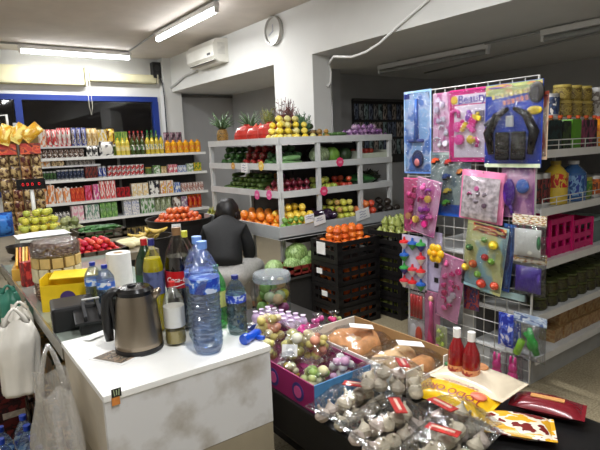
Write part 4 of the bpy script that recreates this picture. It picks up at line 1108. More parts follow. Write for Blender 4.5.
# ================================================================== TOY RACK
RX = 2.78
RY0, RY1 = 1.555, 2.50
rk = thing('wire_rack', 'white wire grid panel hung with packaged toys', 'rack', (RX, (RY0 + RY1) / 2, 0))
hw = (RY1 - RY0) / 2
M().tube([(0, -hw, .02), (0, -hw, 1.825), (0, hw, 1.825), (0, hw, .02)], .008, WIRE, 8, True).build('frame', rk)
mb = M()
for k in range(1, 12): mb.tube([(0, -hw + 2 * hw * k / 12, .02), (0, -hw + 2 * hw * k / 12, 1.825)], .0028, WIRE, 6)
mb.build('upright_wires', rk)
mb = M()
for k in range(1, 22): mb.tube([(-.004, -hw, .02 + 1.805 * k / 22), (-.004, hw, .02 + 1.805 * k / 22)], .0028, WIRE, 6)
mb.build('cross_wires', rk)
for s in (-1, 1): M().box((-.06, s * (hw - .03), .01), (.18, .025, .02), GREYM).build('foot', rk)
def toy(name, lab, rect, layer=0, tilt=0., cat='toy', group=None):
    """an Empty on the rack: local x = to the right as seen by a customer, z up, -y out; returns (thing, width, height)"""
    X = RX - .012 - .022 * layer
    x0, y0, x1, y1 = rect
    c = onX((x0 + x1) / 2, (y0 + y1) / 2, X)
    wd = abs(onX(x0, (y0 + y1) / 2, X).y - onX(x1, (y0 + y1) / 2, X).y)
    h = abs(onX((x0 + x1) / 2, y0, X).z - onX((x0 + x1) / 2, y1, X).z)
    t = thing(name, lab, cat, c, (0, tilt, -PI / 2), group)
    if layer:
        M().tube([(0, .012 + .022 * layer, h * .46), (0, -.012, h * .46), (0, -.018, h * .475)], .0022, WIRE, 6).build('hook', t)
    return t, wd, h
def card(t, w, h, m, name='card', y=0.):
    return M().box((0, y, 0), (w, .004, h), m, bev=.0015).build(name, t)
TOYFILM = film((232, 234, 238), .07, .05, 1.6, 42)
def blister(t, w, h, d, cx=0., cz=0., m=None):
    mb = M(); mb.T = Matrix.Translation((cx, -.004, cz)) @ Matrix.Rotation(PI / 2, 4, 'X')
    mb.pillow(w, h, d * 2, m or TOYFILM, 10, 0, .3, w * 7)
    return mb.build('clear_bag', t)
def title(t, s, size, cx, cz, m, shear=.15, rot=0., y=-.005):
    vs, fs = text2d(s, size, shear); mb = M()
    mb.T = Matrix.Translation((cx, y, cz)) @ Matrix.Rotation(rot, 4, 'Y') @ Matrix.Rotation(PI / 2, 4, 'X')
    mb.add(vs, fs, m); return mb.build('lettering', t)
def bits(t, w, h, cols, n, seed, r=.02, y=-.018, name='toy_piece'):
    """little moulded toys under the blister"""
    q = random.Random(seed); done = []; r *= 1.25
    for i in range(n):
        for _ in range(30):
            x, z = q.uniform(-w / 2 + r, w / 2 - r), q.uniform(-h / 2 + r, h / 2 - r)
            if all(math.hypot(x - a, z - b) > 1.9 * r for a, b in done): break
        done.append((x, z)); mb = M(); m = mat(q.choice(cols), .3, var=.05, coat=.4)
        k = i % 4
        mb.T = Matrix.Translation((x, y, z)) @ Matrix.Rotation(q.uniform(-1, 1), 4, 'Y')
        if k == 0: mb.ball((0, 0, 0), (r, r * .5, r * .8), m, 10, 6).ball((r * .7, 0, r * .6), (r * .5, r * .4, r * .5), m, 8, 5)
        elif k == 1: mb.lathe([(r * .4, -r * .4), (r, -r * .3), (r, r * .3), (r * .4, r * .4)], m, 14, axis='y')
        elif k == 2: mb.box((0, 0, 0), (r * 1.9, r * .8, r * 1.0), m, bev=r * .25).ball((0, 0, r * .7), (r * .4, r * .4, r * .4), m, 8, 5)
        else: mb.tube([(-r, 0, -r * .3), (-r * .3, 0, r * .6), (r * .3, 0, r * .6), (r, 0, -r * .3)], r * .35, m, 7)
        mb.build(name, t)
PINK, HOT, LIL = (232, 120, 176), (216, 40, 130), (196, 160, 214)
# 1 blue card with a sword
t, w_, h_ = toy('toy_sword_card', 'tall light blue card with a long toy at the far left of the rack', (404, 91, 431, 174))
card(t, w_, h_, printed(((120, 160, 214), (150, 190, 230), (196, 210, 236), (90, 130, 200)), 2.5, 2, .3, (1, 1, 2), True))
M().box((-w_ * .38, -.004, h_ * .44), (w_ * .2, .003, h_ * .06), mat((24, 40, 120), .4), bev=.001).build('corner_badge', t)
M().tube([(0, -.014, h_ * .40), (0, -.014, h_ * -.1)], [.010, .018], mat((70, 110, 190), .25, coat=.5), 8).tube([(-w_ * .25, -.014, -h_ * .1), (w_ * .25, -.014, -h_ * .1)], .012, mat((60, 80, 160), .3), 8).build('toy_blade', t)
M().ball((w_ * .05, -.014, -h_ * .32), (w_ * .22, .012, h_ * .11), mat((40, 50, 90), .3), 12, 8).ball((w_ * .06, -.022, -h_ * .36), (w_ * .1, .01, h_ * .05), mat((190, 110, 110), .4), 10, 6).build('toy_handle', t)
blister(t, w_ * .9, h_ * .95, .025)
# 2 pink silver pack
t, w_, h_ = toy('toy_jewel_pack', 'narrow pink and silver pack hanging second in the top row', (433, 93, 452, 153))
card(t, w_, h_, printed(((222, 150, 190), (236, 200, 220), (200, 110, 160)), 4, 3, .3, (1, 1, 1), True))
bits(t, w_ * .8, h_ * .85, [(220, 216, 226), (200, 190, 210), (240, 220, 236)], 10, 3, .016)
blister(t, w_ * .95, h_ * .95, .03)
# 3 pink Beauty bag
t, w_, h_ = toy('toy_beauty_set', 'large bright pink bag of toy beauty things in the top row', (449, 89, 487, 162), 1)
card(t, w_, h_, mat(HOT, .35, var=.12, scale=8))
M().box((w_ * .04, -.003, -h_ * .08), (w_ * .80, .003, h_ * .72), mat((228, 216, 226), .4, var=.06)).build('pale_panel', t)
M().box((w_ * .08, -.003, h_ * .36), (w_ * .78, .002, h_ * .13), mat((240, 226, 236), .4, var=0)).build('title_strip', t)
title(t, 'Beauty', w_ * .27, w_ * .10, h_ * .36, mat((70, 50, 160), .4, var=0), .1, -.06, -.007)
M().ball((-w_ * .36, -.006, h_ * .36), (w_ * .10, .003, h_ * .06), mat((226, 196, 60), .4), 12, 6).build('yellow_flash', t)
bits(t, w_ * .8, h_ * .6, [(230, 50, 140), (236, 90, 170), (228, 196, 60), (226, 70, 150), (150, 90, 190)], 11, 5, .026)
M().box((w_ * .32, -.012, h_ * .12), (w_ * .22, .012, h_ * .14), mat((120, 110, 130), .3), bev=.004).build('toy_mirror', t)
blister(t, w_ * .96, h_ * .96, .04)
# 4 big blue card with black gear
t, w_, h_ = toy('toy_gear_set', 'large blue card with black toy gear at the right of the top row', (484, 83, 541, 168), 2)
card(t, w_, h_, mat((36, 70, 180), .35, var=.2, scale=6))
M().box((0, -.003, h_ * .43), (w_ * .98, .003, h_ * .13), printed(((226, 206, 120), (150, 170, 110), (206, 130, 70), (60, 80, 160)), 3, 4, .4, (1, 1, 1), True)).build('header_print', t)
M().box((0, -.003, -h_ * .475), (w_ * .98, .003, h_ * .045), mat((214, 224, 190), .4)).build('bottom_strip', t)
YL, OL = mat((226, 206, 120), .4, var=0), mat((216, 130, 84), .4, var=0)
for k, (cx, cz, L, m) in enumerate(((-.02, .35, .72, YL), (.05, .27, .46, OL))):
    mb = M(); q = random.Random(k + 3); n_ = 9 if k == 0 else 6
    for i in range(n_):
        xx = w_ * (cx + L * (i + .5) / n_ - L / 2)
        mb.box((xx, -.007, h_ * (cz + .05 * (i / n_))), (w_ * L / n_ * .62, .004, h_ * .055), m, ry=-.2)
        if i % 2: mb.box((xx, -.0075, h_ * (cz + .05 * (i / n_))), (w_ * L / n_ * .22, .0045, h_ * .02), mat((36, 70, 180), .35), ry=-.2)
    mb.build('title_block', t)
M().ball((w_ * .40, -.008, h_ * .36), (w_ * .13, .006, h_ * .12), mat((36, 30, 26), .4, var=.3), 10, 8).ball((w_ * .38, -.01, h_ * .16), (w_ * .13, .006, h_ * .05), mat((226, 196, 40), .4), 10, 6).build('corner_picture', t)
GB = mat((16, 16, 20), .25, var=.1, coat=.4)
mb = M()
for s in (-1, 1):
    mb.tube([(s * w_ * .05, -.02, h_ * .2), (s * w_ * .26, -.02, h_ * .12), (s * w_ * .40, -.02, -h_ * .08), (s * w_ * .34, -.02, -h_ * .34)], [.012, .024, .03, .018], GB, 8)
    mb.box((s * w_ * .14, -.02, -h_ * .24), (w_ * .24, .028, h_ * .34), GB, bev=.01)
mb.build('toy_armour', t)
M().tube([(-w_ * .45, -.03, h_ * .02), (-w_ * .1, -.03, h_ * .2)], .012, mat((110, 110, 120), .3, .5), 8).tube([(-w_ * .36, -.03, h_ * .05), (-w_ * .39, -.03, -h_ * .06)], .012, GB, 8).build('toy_blaster', t)
M().box((0, -.03, h_ * .05), (w_ * .13, .012, h_ * .13), mat((196, 200, 206), .3, .4), bev=.004).build('toy_emblem', t)
blister(t, w_ * .97, h_ * .92, .05)
t, w_, h_ = toy('toy_pack', 'pale orange pack edge behind the large blue card', (531, 92, 548, 160), 1)
card(t, w_, h_, printed(((206, 160, 130), (226, 200, 170), (180, 80, 60)), 3, 5, .4, (1, 1, 1), True))
blister(t, w_ * .9, h_ * .9, .02)
# 5 car card
t, w_, h_ = toy('toy_car_card', 'grey card of small coloured toy cars below the silver pack', (430, 152, 470, 217))
card(t, w_, h_, printed(((130, 150, 150), (160, 176, 170), (100, 120, 130)), 3, 6, .4, (1, 1, 1), True))
M().box((0, -.003, -h_ * .40), (w_, .003, h_ * .18), mat((30, 80, 170), .35)).build('blue_base', t)
for k, (cx, cz, c) in enumerate(((-.33, .36, (214, 80, 40)), (.0, .34, (190, 50, 40)), (-.05, .12, (50, 80, 150)), (-.02, -.10, (216, 190, 70)), (-.05, -.28, (90, 170, 60)), (.3, .2, (200, 120, 60)))):
    mb = M(); m = mat(c, .25, coat=.6); r = .022
    mb.T = Matrix.Translation((cx * w_, -.02, cz * h_)) @ Matrix.Rotation(-.4, 4, 'Y')
    mb.box((0, 0, 0), (r * 2.6, r * 1.1, r * .9), m, bev=.006).box((-r * .1, 0, r * .6), (r * 1.4, r * .95, r * .7), m, bev=.005)
    for s in (-1, 1): mb.lathe([(r * .36, -r * .6), (r * .36, r * .6)], BLACKP, 10, (s * r * .8, 0, -r * .45), axis='y')
    mb.build('toy_car', t)
blister(t, w_ * .95, h_ * .9, .04)
# 6 pink card tilted
t, w_, h_ = toy('toy_sunglasses_card', 'tilted white and pink card of little toys in the second row', (411, 179, 441, 235), 2, .18)
card(t, w_ * .8, h_, printed(((226, 206, 220), (232, 170, 204), (214, 110, 170)), 3, 7, .35, (1, 1, 1), True))
bits(t, w_ * .7, h_ * .85, [(226, 50, 140), (236, 110, 180), (90, 140, 190), (170, 60, 170), (230, 190, 90)], 10, 8, .02)
blister(t, w_ * .78, h_ * .96, .03)
# 7 pink bag left
t, w_, h_ = toy('toy_doll_bag', 'pink bag partly hidden at the left edge of the second row', (404, 178, 421, 232), 1)
card(t, w_, h_, mat((214, 90, 140), .4, var=.2, scale=12)); bits(t, w_ * .8, h_ * .8, [(230, 80, 150), (200, 60, 120), (226, 160, 110)], 7, 9, .02); blister(t, w_, h_ * .95, .03)
# 8 white pink bag
t, w_, h_ = toy('toy_silver_bag', 'shiny white and pink bag slightly tilted in the second row', (459, 170, 505, 223), 2, .08)
mb = M(); mb.T = Matrix.Rotation(PI / 2, 4, 'X'); mb.pillow(w_ * .9, h_ * .96, .05, mat((226, 130, 170), .25, var=.2, scale=10, coat=.6), 12, .01, .25, 3); mb.build('bag_body', t)
mb = M(); mb.T = Matrix.Translation((0, -.022, -.01)) @ Matrix.Rotation(PI / 2, 4, 'X'); mb.pillow(w_ * .80, h_ * .80, .03, mat((206, 196, 204), .16, .5, var=.45, scale=34), 14, 0, .7, 8); mb.build('silver_front', t)
bits(t, w_ * .5, h_ * .4, [(90, 70, 86), (180, 90, 140), (120, 110, 120)], 6, 12, .012, -.04)
# 9 purple brush
t, w_, h_ = toy('toy_hairbrush_card', 'mauve card with a purple toy hairbrush right of the shiny bag', (501, 166, 534, 218), 1)
card(t, w_, h_, printed(((190, 130, 170), (214, 160, 190), (150, 90, 150)), 2.5, 9, .4, (1, 1, 1), True))
PU = mat((90, 44, 150), .25, coat=.5)
M().ball((-w_ * .2, -.02, -h_ * .02), (w_ * .19, .016, h_ * .28), PU, 16, 10).tube([(-w_ * .15, -.02, -h_ * .25), (-w_ * .08, -.02, -h_ * .44)], .010, PU, 8).build('toy_brush', t)
M().ball((w_ * .2, -.02, h_ * .12), (w_ * .2, .014, h_ * .14), mat((70, 110, 190), .25, coat=.5), 12, 8).build('toy_mirror', t)
blister(t, w_ * .95, h_ * .95, .035)
# 10 spinning tops
t, w_, h_ = toy('spinning_top_card', 'card of coloured spinning tops in rows at the left', (402, 236, 427, 290), 1)
card(t, w_, h_, mat((190, 184, 206), .4, var=.1))
for r_ in range(4):
    for c in range(3):
        if (r_, c) == (1, 1): continue
        a = [((200, 40, 40), (230, 226, 220)), ((40, 90, 170), (60, 150, 70)), ((60, 150, 70), (40, 60, 140)), ((200, 50, 60), (230, 226, 220))][(r_ + c) % 4]
        mb = M(); r = w_ * .155
        mb.lathe([(0, -r * 1.4), (r * .5, -r * .8), (r, 0), (r * .9, r * .35), (r * .3, r * .6), (r * .2, r * 1.2), (0, r * 1.25)], [mat(a[1], .3), mat(a[1], .3), mat(a[0], .3), mat(a[0], .3), mat(a[0], .3), mat(a[0], .3)], 12, (w_ * (-.33 + .33 * c), -.022, h_ * (.36 - .24 * r_)))
        mb.build('spinning_top', t)
# 11 lilac card with black squares
t, w_, h_ = toy('toy_lilac_card', 'lilac card with small black squares behind the yellow flower', (423, 232, 442, 291))
card(t, w_, h_, mat((186, 176, 206), .4, var=.06))
for k in range(3): M().box((w_ * .22, -.004, h_ * (.2 - .25 * k)), (w_ * .2, .004, h_ * .08), BLACKP).build('black_square', t)
# 12 yellow flower
t, w_, h_ = toy('toy_flower', 'yellow plastic flower toy hanging at the left of the rack', (429, 244, 445, 262), 2)
mb = M(); YF = mat((236, 186, 30), .35)
for k in range(6): mb.ball((w_ * .3 * math.cos(k * PI / 3), -.015, w_ * .3 * math.sin(k * PI / 3)), (w_ * .22, .018, w_ * .22), YF, 10, 8)
mb.build('petals', t); M().ball((0, -.03, 0), (w_ * .17, .02, w_ * .17), mat((226, 160, 20), .35), 10, 8).build('flower_centre', t)
# 13 pink long blister tilted
t, w_, h_ = toy('toy_makeup_blister', 'long tilted pink blister pack of small toys in the third row', (437, 256, 464, 321), 2, .16)
card(t, w_ * .85, h_, mat((222, 150, 186), .35, var=.12)); bits(t, w_ * .75, h_ * .88, [(220, 60, 130), (230, 100, 160), (190, 50, 100), (206, 190, 200)], 14, 14, .017); blister(t, w_ * .85, h_ * .97, .035)
# 14 fruit card
t, w_, h_ = toy('toy_fruit_card', 'tilted card of coloured toy fruit in the middle of the rack', (461, 222, 507, 293), 2, .12)
card(t, w_ * .88, h_ * .95, printed(((190, 206, 190), (214, 214, 140), (150, 190, 200)), 2, 10, .35, (1, 1, 1), True))
M().box((w_ * .05, -.004, h_ * .40), (w_ * .7, .003, h_ * .12), printed(((60, 50, 50), (190, 60, 50), (220, 200, 120)), 4, 11)).build('header_print', t)
for cx, cz, c, r in ((.2, .22, (236, 206, 40), .034), (-.3, .10, (60, 110, 50), .026), (.06, .02, (190, 40, 40), .026), (.2, -.01, (130, 190, 50), .024), (-.18, -.12, (226, 96, 40), .03), (-.34, -.2, (236, 190, 40), .028), (-.05, -.25, (140, 200, 70), .026), (.05, -.36, (206, 60, 40), .034), (.33, -.33, (216, 80, 50), .03), (.0, .26, (120, 170, 80), .022)):
    mb = M(); m = mat(c, .25, coat=.5)
    mb.ball((cx * w_, -.022, cz * h_), (r, r * .6, r * .85), m, 12, 8).ball((cx * w_, -.022 - r * .5, cz * h_ + r * .05), (r * .4, r * .25, r * .35), mat(tuple(min(255, x + 40) for x in c), .3), 8, 6)
    mb.build('toy_fruit', t)
blister(t, w_ * .86, h_ * .86, .045)
t, w_, h_ = toy('toy_knife_card', 'blue card edge with a long toy right of the fruit card', (500, 224, 513, 292), 1, .1)
card(t, w_, h_, printed(((50, 90, 160), (70, 120, 190), (40, 60, 120)), 3, 12, .35, (1, 1, 1), True)); blister(t, w_ * .9, h_ * .9, .025)
# 15 16 clay packs
for k, (rc, c, c2, lab) in enumerate((((512, 215, 546, 259), (226, 226, 216), (60, 120, 80), 'clear pack of white modelling clay with a flowered header'), ((513, 253, 546, 295), (70, 40, 150), (90, 60, 170), 'clear pack of purple modelling clay below the white one'))):
    t, w_, h_ = toy('modelling_clay_pack', lab, rc, 2 - k)
    M().box((0, -.002, h_ * .38), (w_, .004, h_ * .24), printed(((232, 226, 206), (232, 226, 206), (190, 60, 60), (90, 130, 70), (220, 170, 60)), 9, 13 + k, .4)).build('header_card', t)
    mb = M(); mb.T = Matrix.Translation((0, -.015, -h_ * .12)) @ Matrix.Rotation(PI / 2, 4, 'X'); mb.pillow(w_ * .78, h_ * .62, .04, mat(c, .5, var=.06), 12, 0, .3, k); mb.build('clay', t)
    M().ball((w_ * .34, -.02, -h_ * .1), (w_ * .06, .012, h_ * .16), mat(c2, .4), 8, 8).build('clay_tool', t)
    blister(t, w_, h_ * .8, .035, 0, -h_ * .1)
# 17 bottom-left packs
t, w_, h_ = toy('toy_crayon_pack', 'clear pack of red sticks at the lower left of the rack', (410, 292, 425, 319), 1)
card(t, w_, h_, mat((200, 196, 196), .4)); 
for k in range(4): M().tube([(w_ * (-.3 + .2 * k), -.012, -h_ * .42), (w_ * (-.3 + .2 * k), -.012, h_ * .4)], w_ * .08, mat((200, 40, 40), .35), 8).build('red_stick', t)
blister(t, w_, h_, .025)
t, w_, h_ = toy('toy_dog_pack', 'clear pack with a white and red figure at the bottom left', (408, 320, 425, 344), 1)
card(t, w_, h_, mat((206, 200, 196), .4)); M().ball((-w_ * .1, -.016, 0), (w_ * .22, .014, h_ * .36), mat((230, 226, 222), .4), 10, 8).build('white_figure', t); M().ball((w_ * .22, -.016, -h_ * .05), (w_ * .2, .014, h_ * .36), mat((216, 70, 40), .4), 10, 8).build('red_figure', t); blister(t, w_, h_, .03)
t, w_, h_ = toy('toy_doll_box', 'tall pink doll pack beside the red stick pack', (425, 292, 440, 348), 1)
card(t, w_, h_, mat((206, 130, 166), .4, var=.15)); M().tube([(0, -.016, h_ * .35), (0, -.016, h_ * .05), (0, -.016, -h_ * .4)], [.014, .012, .03], mat((222, 80, 140), .4), 10).ball((0, -.016, h_ * .38), (.02, .016, .022), mat((226, 180, 150), .5), 10, 8).build('doll', t); blister(t, w_, h_ * .98, .035)
t, w_, h_ = toy('toy_green_pack', 'pack of small pale green pieces below the pink blister', (436, 326, 447, 350), 2)
card(t, w_, h_, mat((190, 190, 150), .4)); bits(t, w_ * .8, h_ * .85, [(170, 190, 80), (190, 206, 110), (200, 110, 150)], 6, 20, .014); blister(t, w_, h_, .025)
t, w_, h_ = toy('toy_red_pack', 'narrow dark red and blue pack right of the pink blister', (464, 284, 479, 310), 0)
card(t, w_, h_, printed(((150, 30, 50), (60, 40, 110), (190, 60, 60)), 3, 15, .35)); blister(t, w_, h_, .02)
# shelf label bar
M().box((-.012, onX(503, 293, RX).y - (RY0 + RY1) / 2, onX(503, 293, RX).z), (.012, .30, .04), mat((150, 176, 176), .4)).build('label_bar', rk)
# 18 blue packs, green toys, rabbits
t, w_, h_ = toy('toy_blue_pack', 'dark blue snack pack behind the green toy pack', (499, 314, 520, 348), 1)
mb = M(); mb.T = Matrix.Rotation(PI / 2, 4, 'X'); mb.pillow(w_, h_, .04, printed(((40, 50, 140), (70, 90, 180), (190, 190, 210)), 4, 16, .25), 10, .005, .2, 6); mb.build('bag_body', t)
t, w_, h_ = toy('toy_dinosaur_pack', 'clear pack of green and lime toys at the lower right of the rack', (513, 315, 546, 361), 2)
M().box((0, -.002, h_ * .40), (w_, .004, h_ * .2), printed(((150, 170, 200), (200, 210, 220), (80, 100, 150)), 4, 17, .35)).build('header_card', t)
GR, LM_ = mat((40, 170, 60), .3, coat=.4), mat((150, 214, 40), .3, coat=.4)
M().tube([(w_ * .05, -.02, h_ * .25), (w_ * .1, -.02, 0), (w_ * .3, -.02, -h_ * .3)], [.012, .024, .018], GR, 8).tube([(w_ * .1, -.02, 0), (-w_ * .1, -.02, h_ * .12)], .014, GR, 8).ball((w_ * .15, -.02, -h_ * .1), (w_ * .18, .02, h_ * .15), GR, 10, 8).build('green_toy', t)
M().tube([(-w_ * .32, -.024, -h_ * .38), (-w_ * .16, -.024, -h_ * .06)], .022, LM_, 10).build('lime_toy', t)
blister(t, w_, h_ * .8, .05, 0, -h_ * .08)
for k, (rc, lab) in enumerate((((490, 350, 507, 384), 'left pink toy rabbit pack at the bottom right of the rack'), ((506, 354, 523, 388), 'right pink toy rabbit pack at the bottom right of the rack'))):
    t, w_, h_ = toy('toy_rabbit_pack', lab, rc, 2)
    m = mat((226, 50, 140), .35, var=.1); mb = M()
    mb.ball((0, -.02, -h_ * .18), (w_ * .32, .024, h_ * .24), m, 12, 8).ball((0, -.02, h_ * .1), (w_ * .25, .022, h_ * .16), m, 12, 8)
    for s in (-1, 1): mb.ball((s * w_ * .13, -.02, h_ * .3), (w_ * .09, .012, h_ * .16), m, 8, 8)
    mb.build('rabbit', t); blister(t, w_, h_, .04)

# ================================================================== DISPLAY TABLE
TZ0 = .60
TXA, TXB, TYA, TYB = .95, 1.62, .50, 2.42
t = thing('display_table', 'black display table covered with packaged bread garlic and sweets', 'table', ((TXA + TXB) / 2, (TYA + TYB) / 2, 0))
hx, hy = (TXB - TXA) / 2, (TYB - TYA) / 2
M().box((0, 0, TZ0 - .075), (2 * hx, 2 * hy, .15), mat((20, 20, 21), .35, var=.08), bev=.006).build('table_top', t)
M().box((.10, 0, .225), (2 * hx - .55, 2 * hy - .3, .45), mat((30, 30, 31), .6)).build('base', t)
# red drink bottles standing at its right edge
for k, (px_, py_, lab) in enumerate(((457, 328, 'left red drink bottle with a white cap behind the bread box'), (471.5, 332, 'right red drink bottle with a white cap behind the bread box'))):
    p = onz(px_, py_, TZ0 + .24)
    t = thing('drink_bottle', lab, 'bottle', (p.x, p.y, TZ0))
    m = mat((136, 24, 28), .08, var=.15, coat=.7)
    M().lathe([(.028, 0), (.031, .01), (.031, .14), (.028, .165), (.014, .20), (.012, .21), (0, .21)], m, 18).build('bottle_body', t)
    M().lathe([(.0315, .05), (.0315, .11)], printed(((206, 90, 60), (222, 160, 110), (160, 50, 50)), 4, 18, .35, (1, 1, 1), True), 18).build('bottle_label', t)
    M().lathe([(.0135, .208), (.0135, .24), (0, .24)], WHITEP, 14).build('cap', t)
# --- pink candy box
bx0, bx1, by0, by1, bh = .965, 1.225, 1.29, 1.94, .10
t = thing('candy_box', 'open pink cardboard box with blue rim holding bags of sweets', 'box', ((bx0 + bx1) / 2, (by0 + by1) / 2, TZ0))
wx, wy = (bx1 - bx0), (by1 - by0)
MAG = mat((150, 28, 96), .5, var=.12, scale=9)
BRIM = mat((70, 130, 180), .5, var=.1)
M().box((0, 0, .003), (wx, wy, .006), MAG).build('box_floor', t)
for s in (-1, 1):
    o = M().box((s * wx / 2, 0, bh / 2), (.005, wy, bh), MAG).build('box_side', t)
    o = M().box((0, s * wy / 2, bh / 2), (wx, .005, bh), BRIM if s < 0 else mat((40, 70, 160), .5, var=.15)).build('box_end', t)
for k in range(4): M().lathe([(.034, -.001), (.034, .001)], mat((60, 50, 120), .5), 20, (-wx / 2 - .003, wy * (-.36 + .24 * k), bh * .45), axis='x').lathe([(.022, -.0015), (.022, .0015)], mat((200, 80, 140), .5), 16, (-wx / 2 - .004, wy * (-.36 + .24 * k), bh * .45), axis='x').build('printed_circle', t)
def sweet_bag(x, y, z, r, lab, cols, seed, grp=None, paper=False):
    t = thing('sweet_bag', lab, 'bag of sweets', (x, y, z), (0, 0, seed * 1.3), grp)
    q = random.Random(seed)
    mb = M(); m0 = None
    for c in cols:
        mb = M(); m = mat(c, .4, var=.15, coat=.3)
        for i in range(7):
            a = q.uniform(0, 6.28); rr = q.uniform(.1, .66) * r; rs = r * q.uniform(.24, .34)
            mb.ball((rr * math.cos(a), rr * math.sin(a), rs + q.uniform(0, 1.) * (r * 1.45 - rs)), (rs, rs, rs * .85), m, 9, 6)
        mb.build('sweets', t)
    mb = M()
    mb.lathe([(0, 0), (r * .8, .004), (r, r * .45), (r * .96, r * .95), (r * .68, r * 1.4), (r * .3, r * 1.55), (r * .12, r * 1.62), (r * .3, r * 1.8), (r * .55, r * 2.0)], FILM, 20, wob=lambda a, z: 1 + .05 * math.sin(7 * a + seed) + .04 * math.sin(3 * a - z * 40))
    mb.build('clear_bag', t)
    if paper: M().box((r * .3, -r * .85, r * .9), (r * .8, .003, r * .6), PAPER, rx=-.5, rz=.3).build('paper_label', t)
    return t
YC = [(220, 214, 150), (206, 196, 110), (226, 226, 206)]
GC = [(196, 206, 130), (226, 220, 170), (150, 180, 90)]
RC = [(220, 150, 120), (226, 210, 170), (206, 190, 110)]
sb = [(1.035, 1.865, .066, GC, 'bag of green and cream sweets in the far left corner of the pink box', False, 0), (1.035, 1.73, .066, YC, 'bag of pale sweets at the left wall of the pink box', False, 0),
      (1.15, 1.84, .072, RC, 'big bag of cream and peach sweets at the back of the pink box', True, .035), (1.095, 1.60, .075, YC, 'bag of yellow sweets with white label in the middle of the pink box', True, .045),
      (1.155, 1.53, .068, RC, 'bag of orange sweets at the right wall of the pink box', False, .05), (1.035, 1.38, .066, GC, 'bag of green sweets behind the blue end of the pink box', False, 0),
      (1.025, 1.53, .055, [(196, 176, 50), (226, 220, 180)], 'small bag of mustard sweets by the left wall of the pink box', True, 0), (1.155, 1.385, .066, [(226, 222, 216), (206, 160, 190)], 'bag of white and lilac sweets at the right front of the pink box', False, .01),
      (1.155, 1.68, .06, RC, 'bag of peach sweets under the heap in the pink box', False, 0)]
for k, (x, y, r, c, lab, pp, sz) in enumerate(sb):
    sweet_bag(x, y, TZ0 + .008 + sz, r, lab, c, k + 1, None, pp)
# --- bread box
ex0, ex1, ey0, ey1, eh = 1.235, 1.52, 1.15, 1.70, .11
t = thing('bread_box', 'open white and brown cardboard box holding two bags of bread', 'box', ((ex0 + ex1) / 2, (ey0 + ey1) / 2, TZ0))
wx, wy = ex1 - ex0, ey1 - ey0
WCB = mat((222, 220, 212), .7, var=.05); BCB = mat((166, 132, 88), .8, var=.08)
M().box((0, 0, .003), (wx, wy, .006), BCB).build('box_floor', t)
for s in (-1, 1):
    M().box((s * wx / 2, 0, eh / 2), (.005, wy, eh), WCB if s < 0 else BCB).build('box_side', t)
    if s > 0: M().box((0, s * wy / 2, eh / 2), (wx, .005, eh), WCB).build('box_end', t)
    else:
        M().box((-wx * .30, s * wy / 2, eh / 2), (wx * .40, .005, eh), WCB).box((wx * .40, s * wy / 2, eh / 2), (wx * .2, .005, eh), WCB).box((wx * .1, s * wy / 2, eh * .3), (wx * .42, .005, eh * .6), WCB).build('box_end', t)
M().box((-wx / 2 + .01, -wy / 2 - .004, eh * .45), (.016, .004, eh * .9), mat((50, 40, 30), .8)).build('corner_slit', t)
BREAD = mat((206, 146, 92), .7, var=.25, scale=22, bump=.3); CRUST = mat((226, 190, 140), .75, var=.2, scale=30)
for k, (px_, py_, rz, lab, sh) in enumerate(((375, 352, .9, 'bag with a round orange brown loaf at the back of the bread box', 'ring'), (418, 368, .5, 'bag of pale rolls and a loaf at the front of the bread box', 'rolls'))):
    p = onz(px_, py_, TZ0 + .06)
    x = min(max(p.x, ex0 + .13), ex1 - .13); y = (ey1 - .145) if k == 0 else (ey0 + .14)
    t = thing('bread_bag', lab, 'bread', (x, y, TZ0 + .008), (0, 0, rz * 0 + .1))
    if sh == 'ring':
        mb = M(); mb.tube([(.075 * math.cos(a * PI / 10), .08 * math.sin(a * PI / 10), .048 + .006 * math.sin(a)) for a in range(20)], [.044 + .006 * math.sin(a * 1.7) for a in range(20)], BREAD, 12, True); mb.build('loaf', t)
        M().ball((0, 0, .05), (.05, .05, .03), CRUST, 12, 8).build('loaf_centre', t)
    else:
        M().tube([(-.10, -.06, .04), (-.05, -.07, .045), (.05, -.07, .045), (.10, -.06, .04)], [.02, .042, .042, .02], BREAD, 12).build('loaf', t)
        for q_ in range(3): M().ball((-.07 + .065 * q_, .035, .05), (.045, .055, .04), CRUST, 12, 8, .1, q_).build('roll', t)
    mb = M(); mb.pillow(.25, .265, .115, FILM, 14, .0, .25, k + 2, True); mb.build('clear_bag', t)
    M().box((.04, -.01, .118), (.10, .06, .0025), PAPER, rz=-.75, ry=.12, rx=-.08).build('paper_label', t)
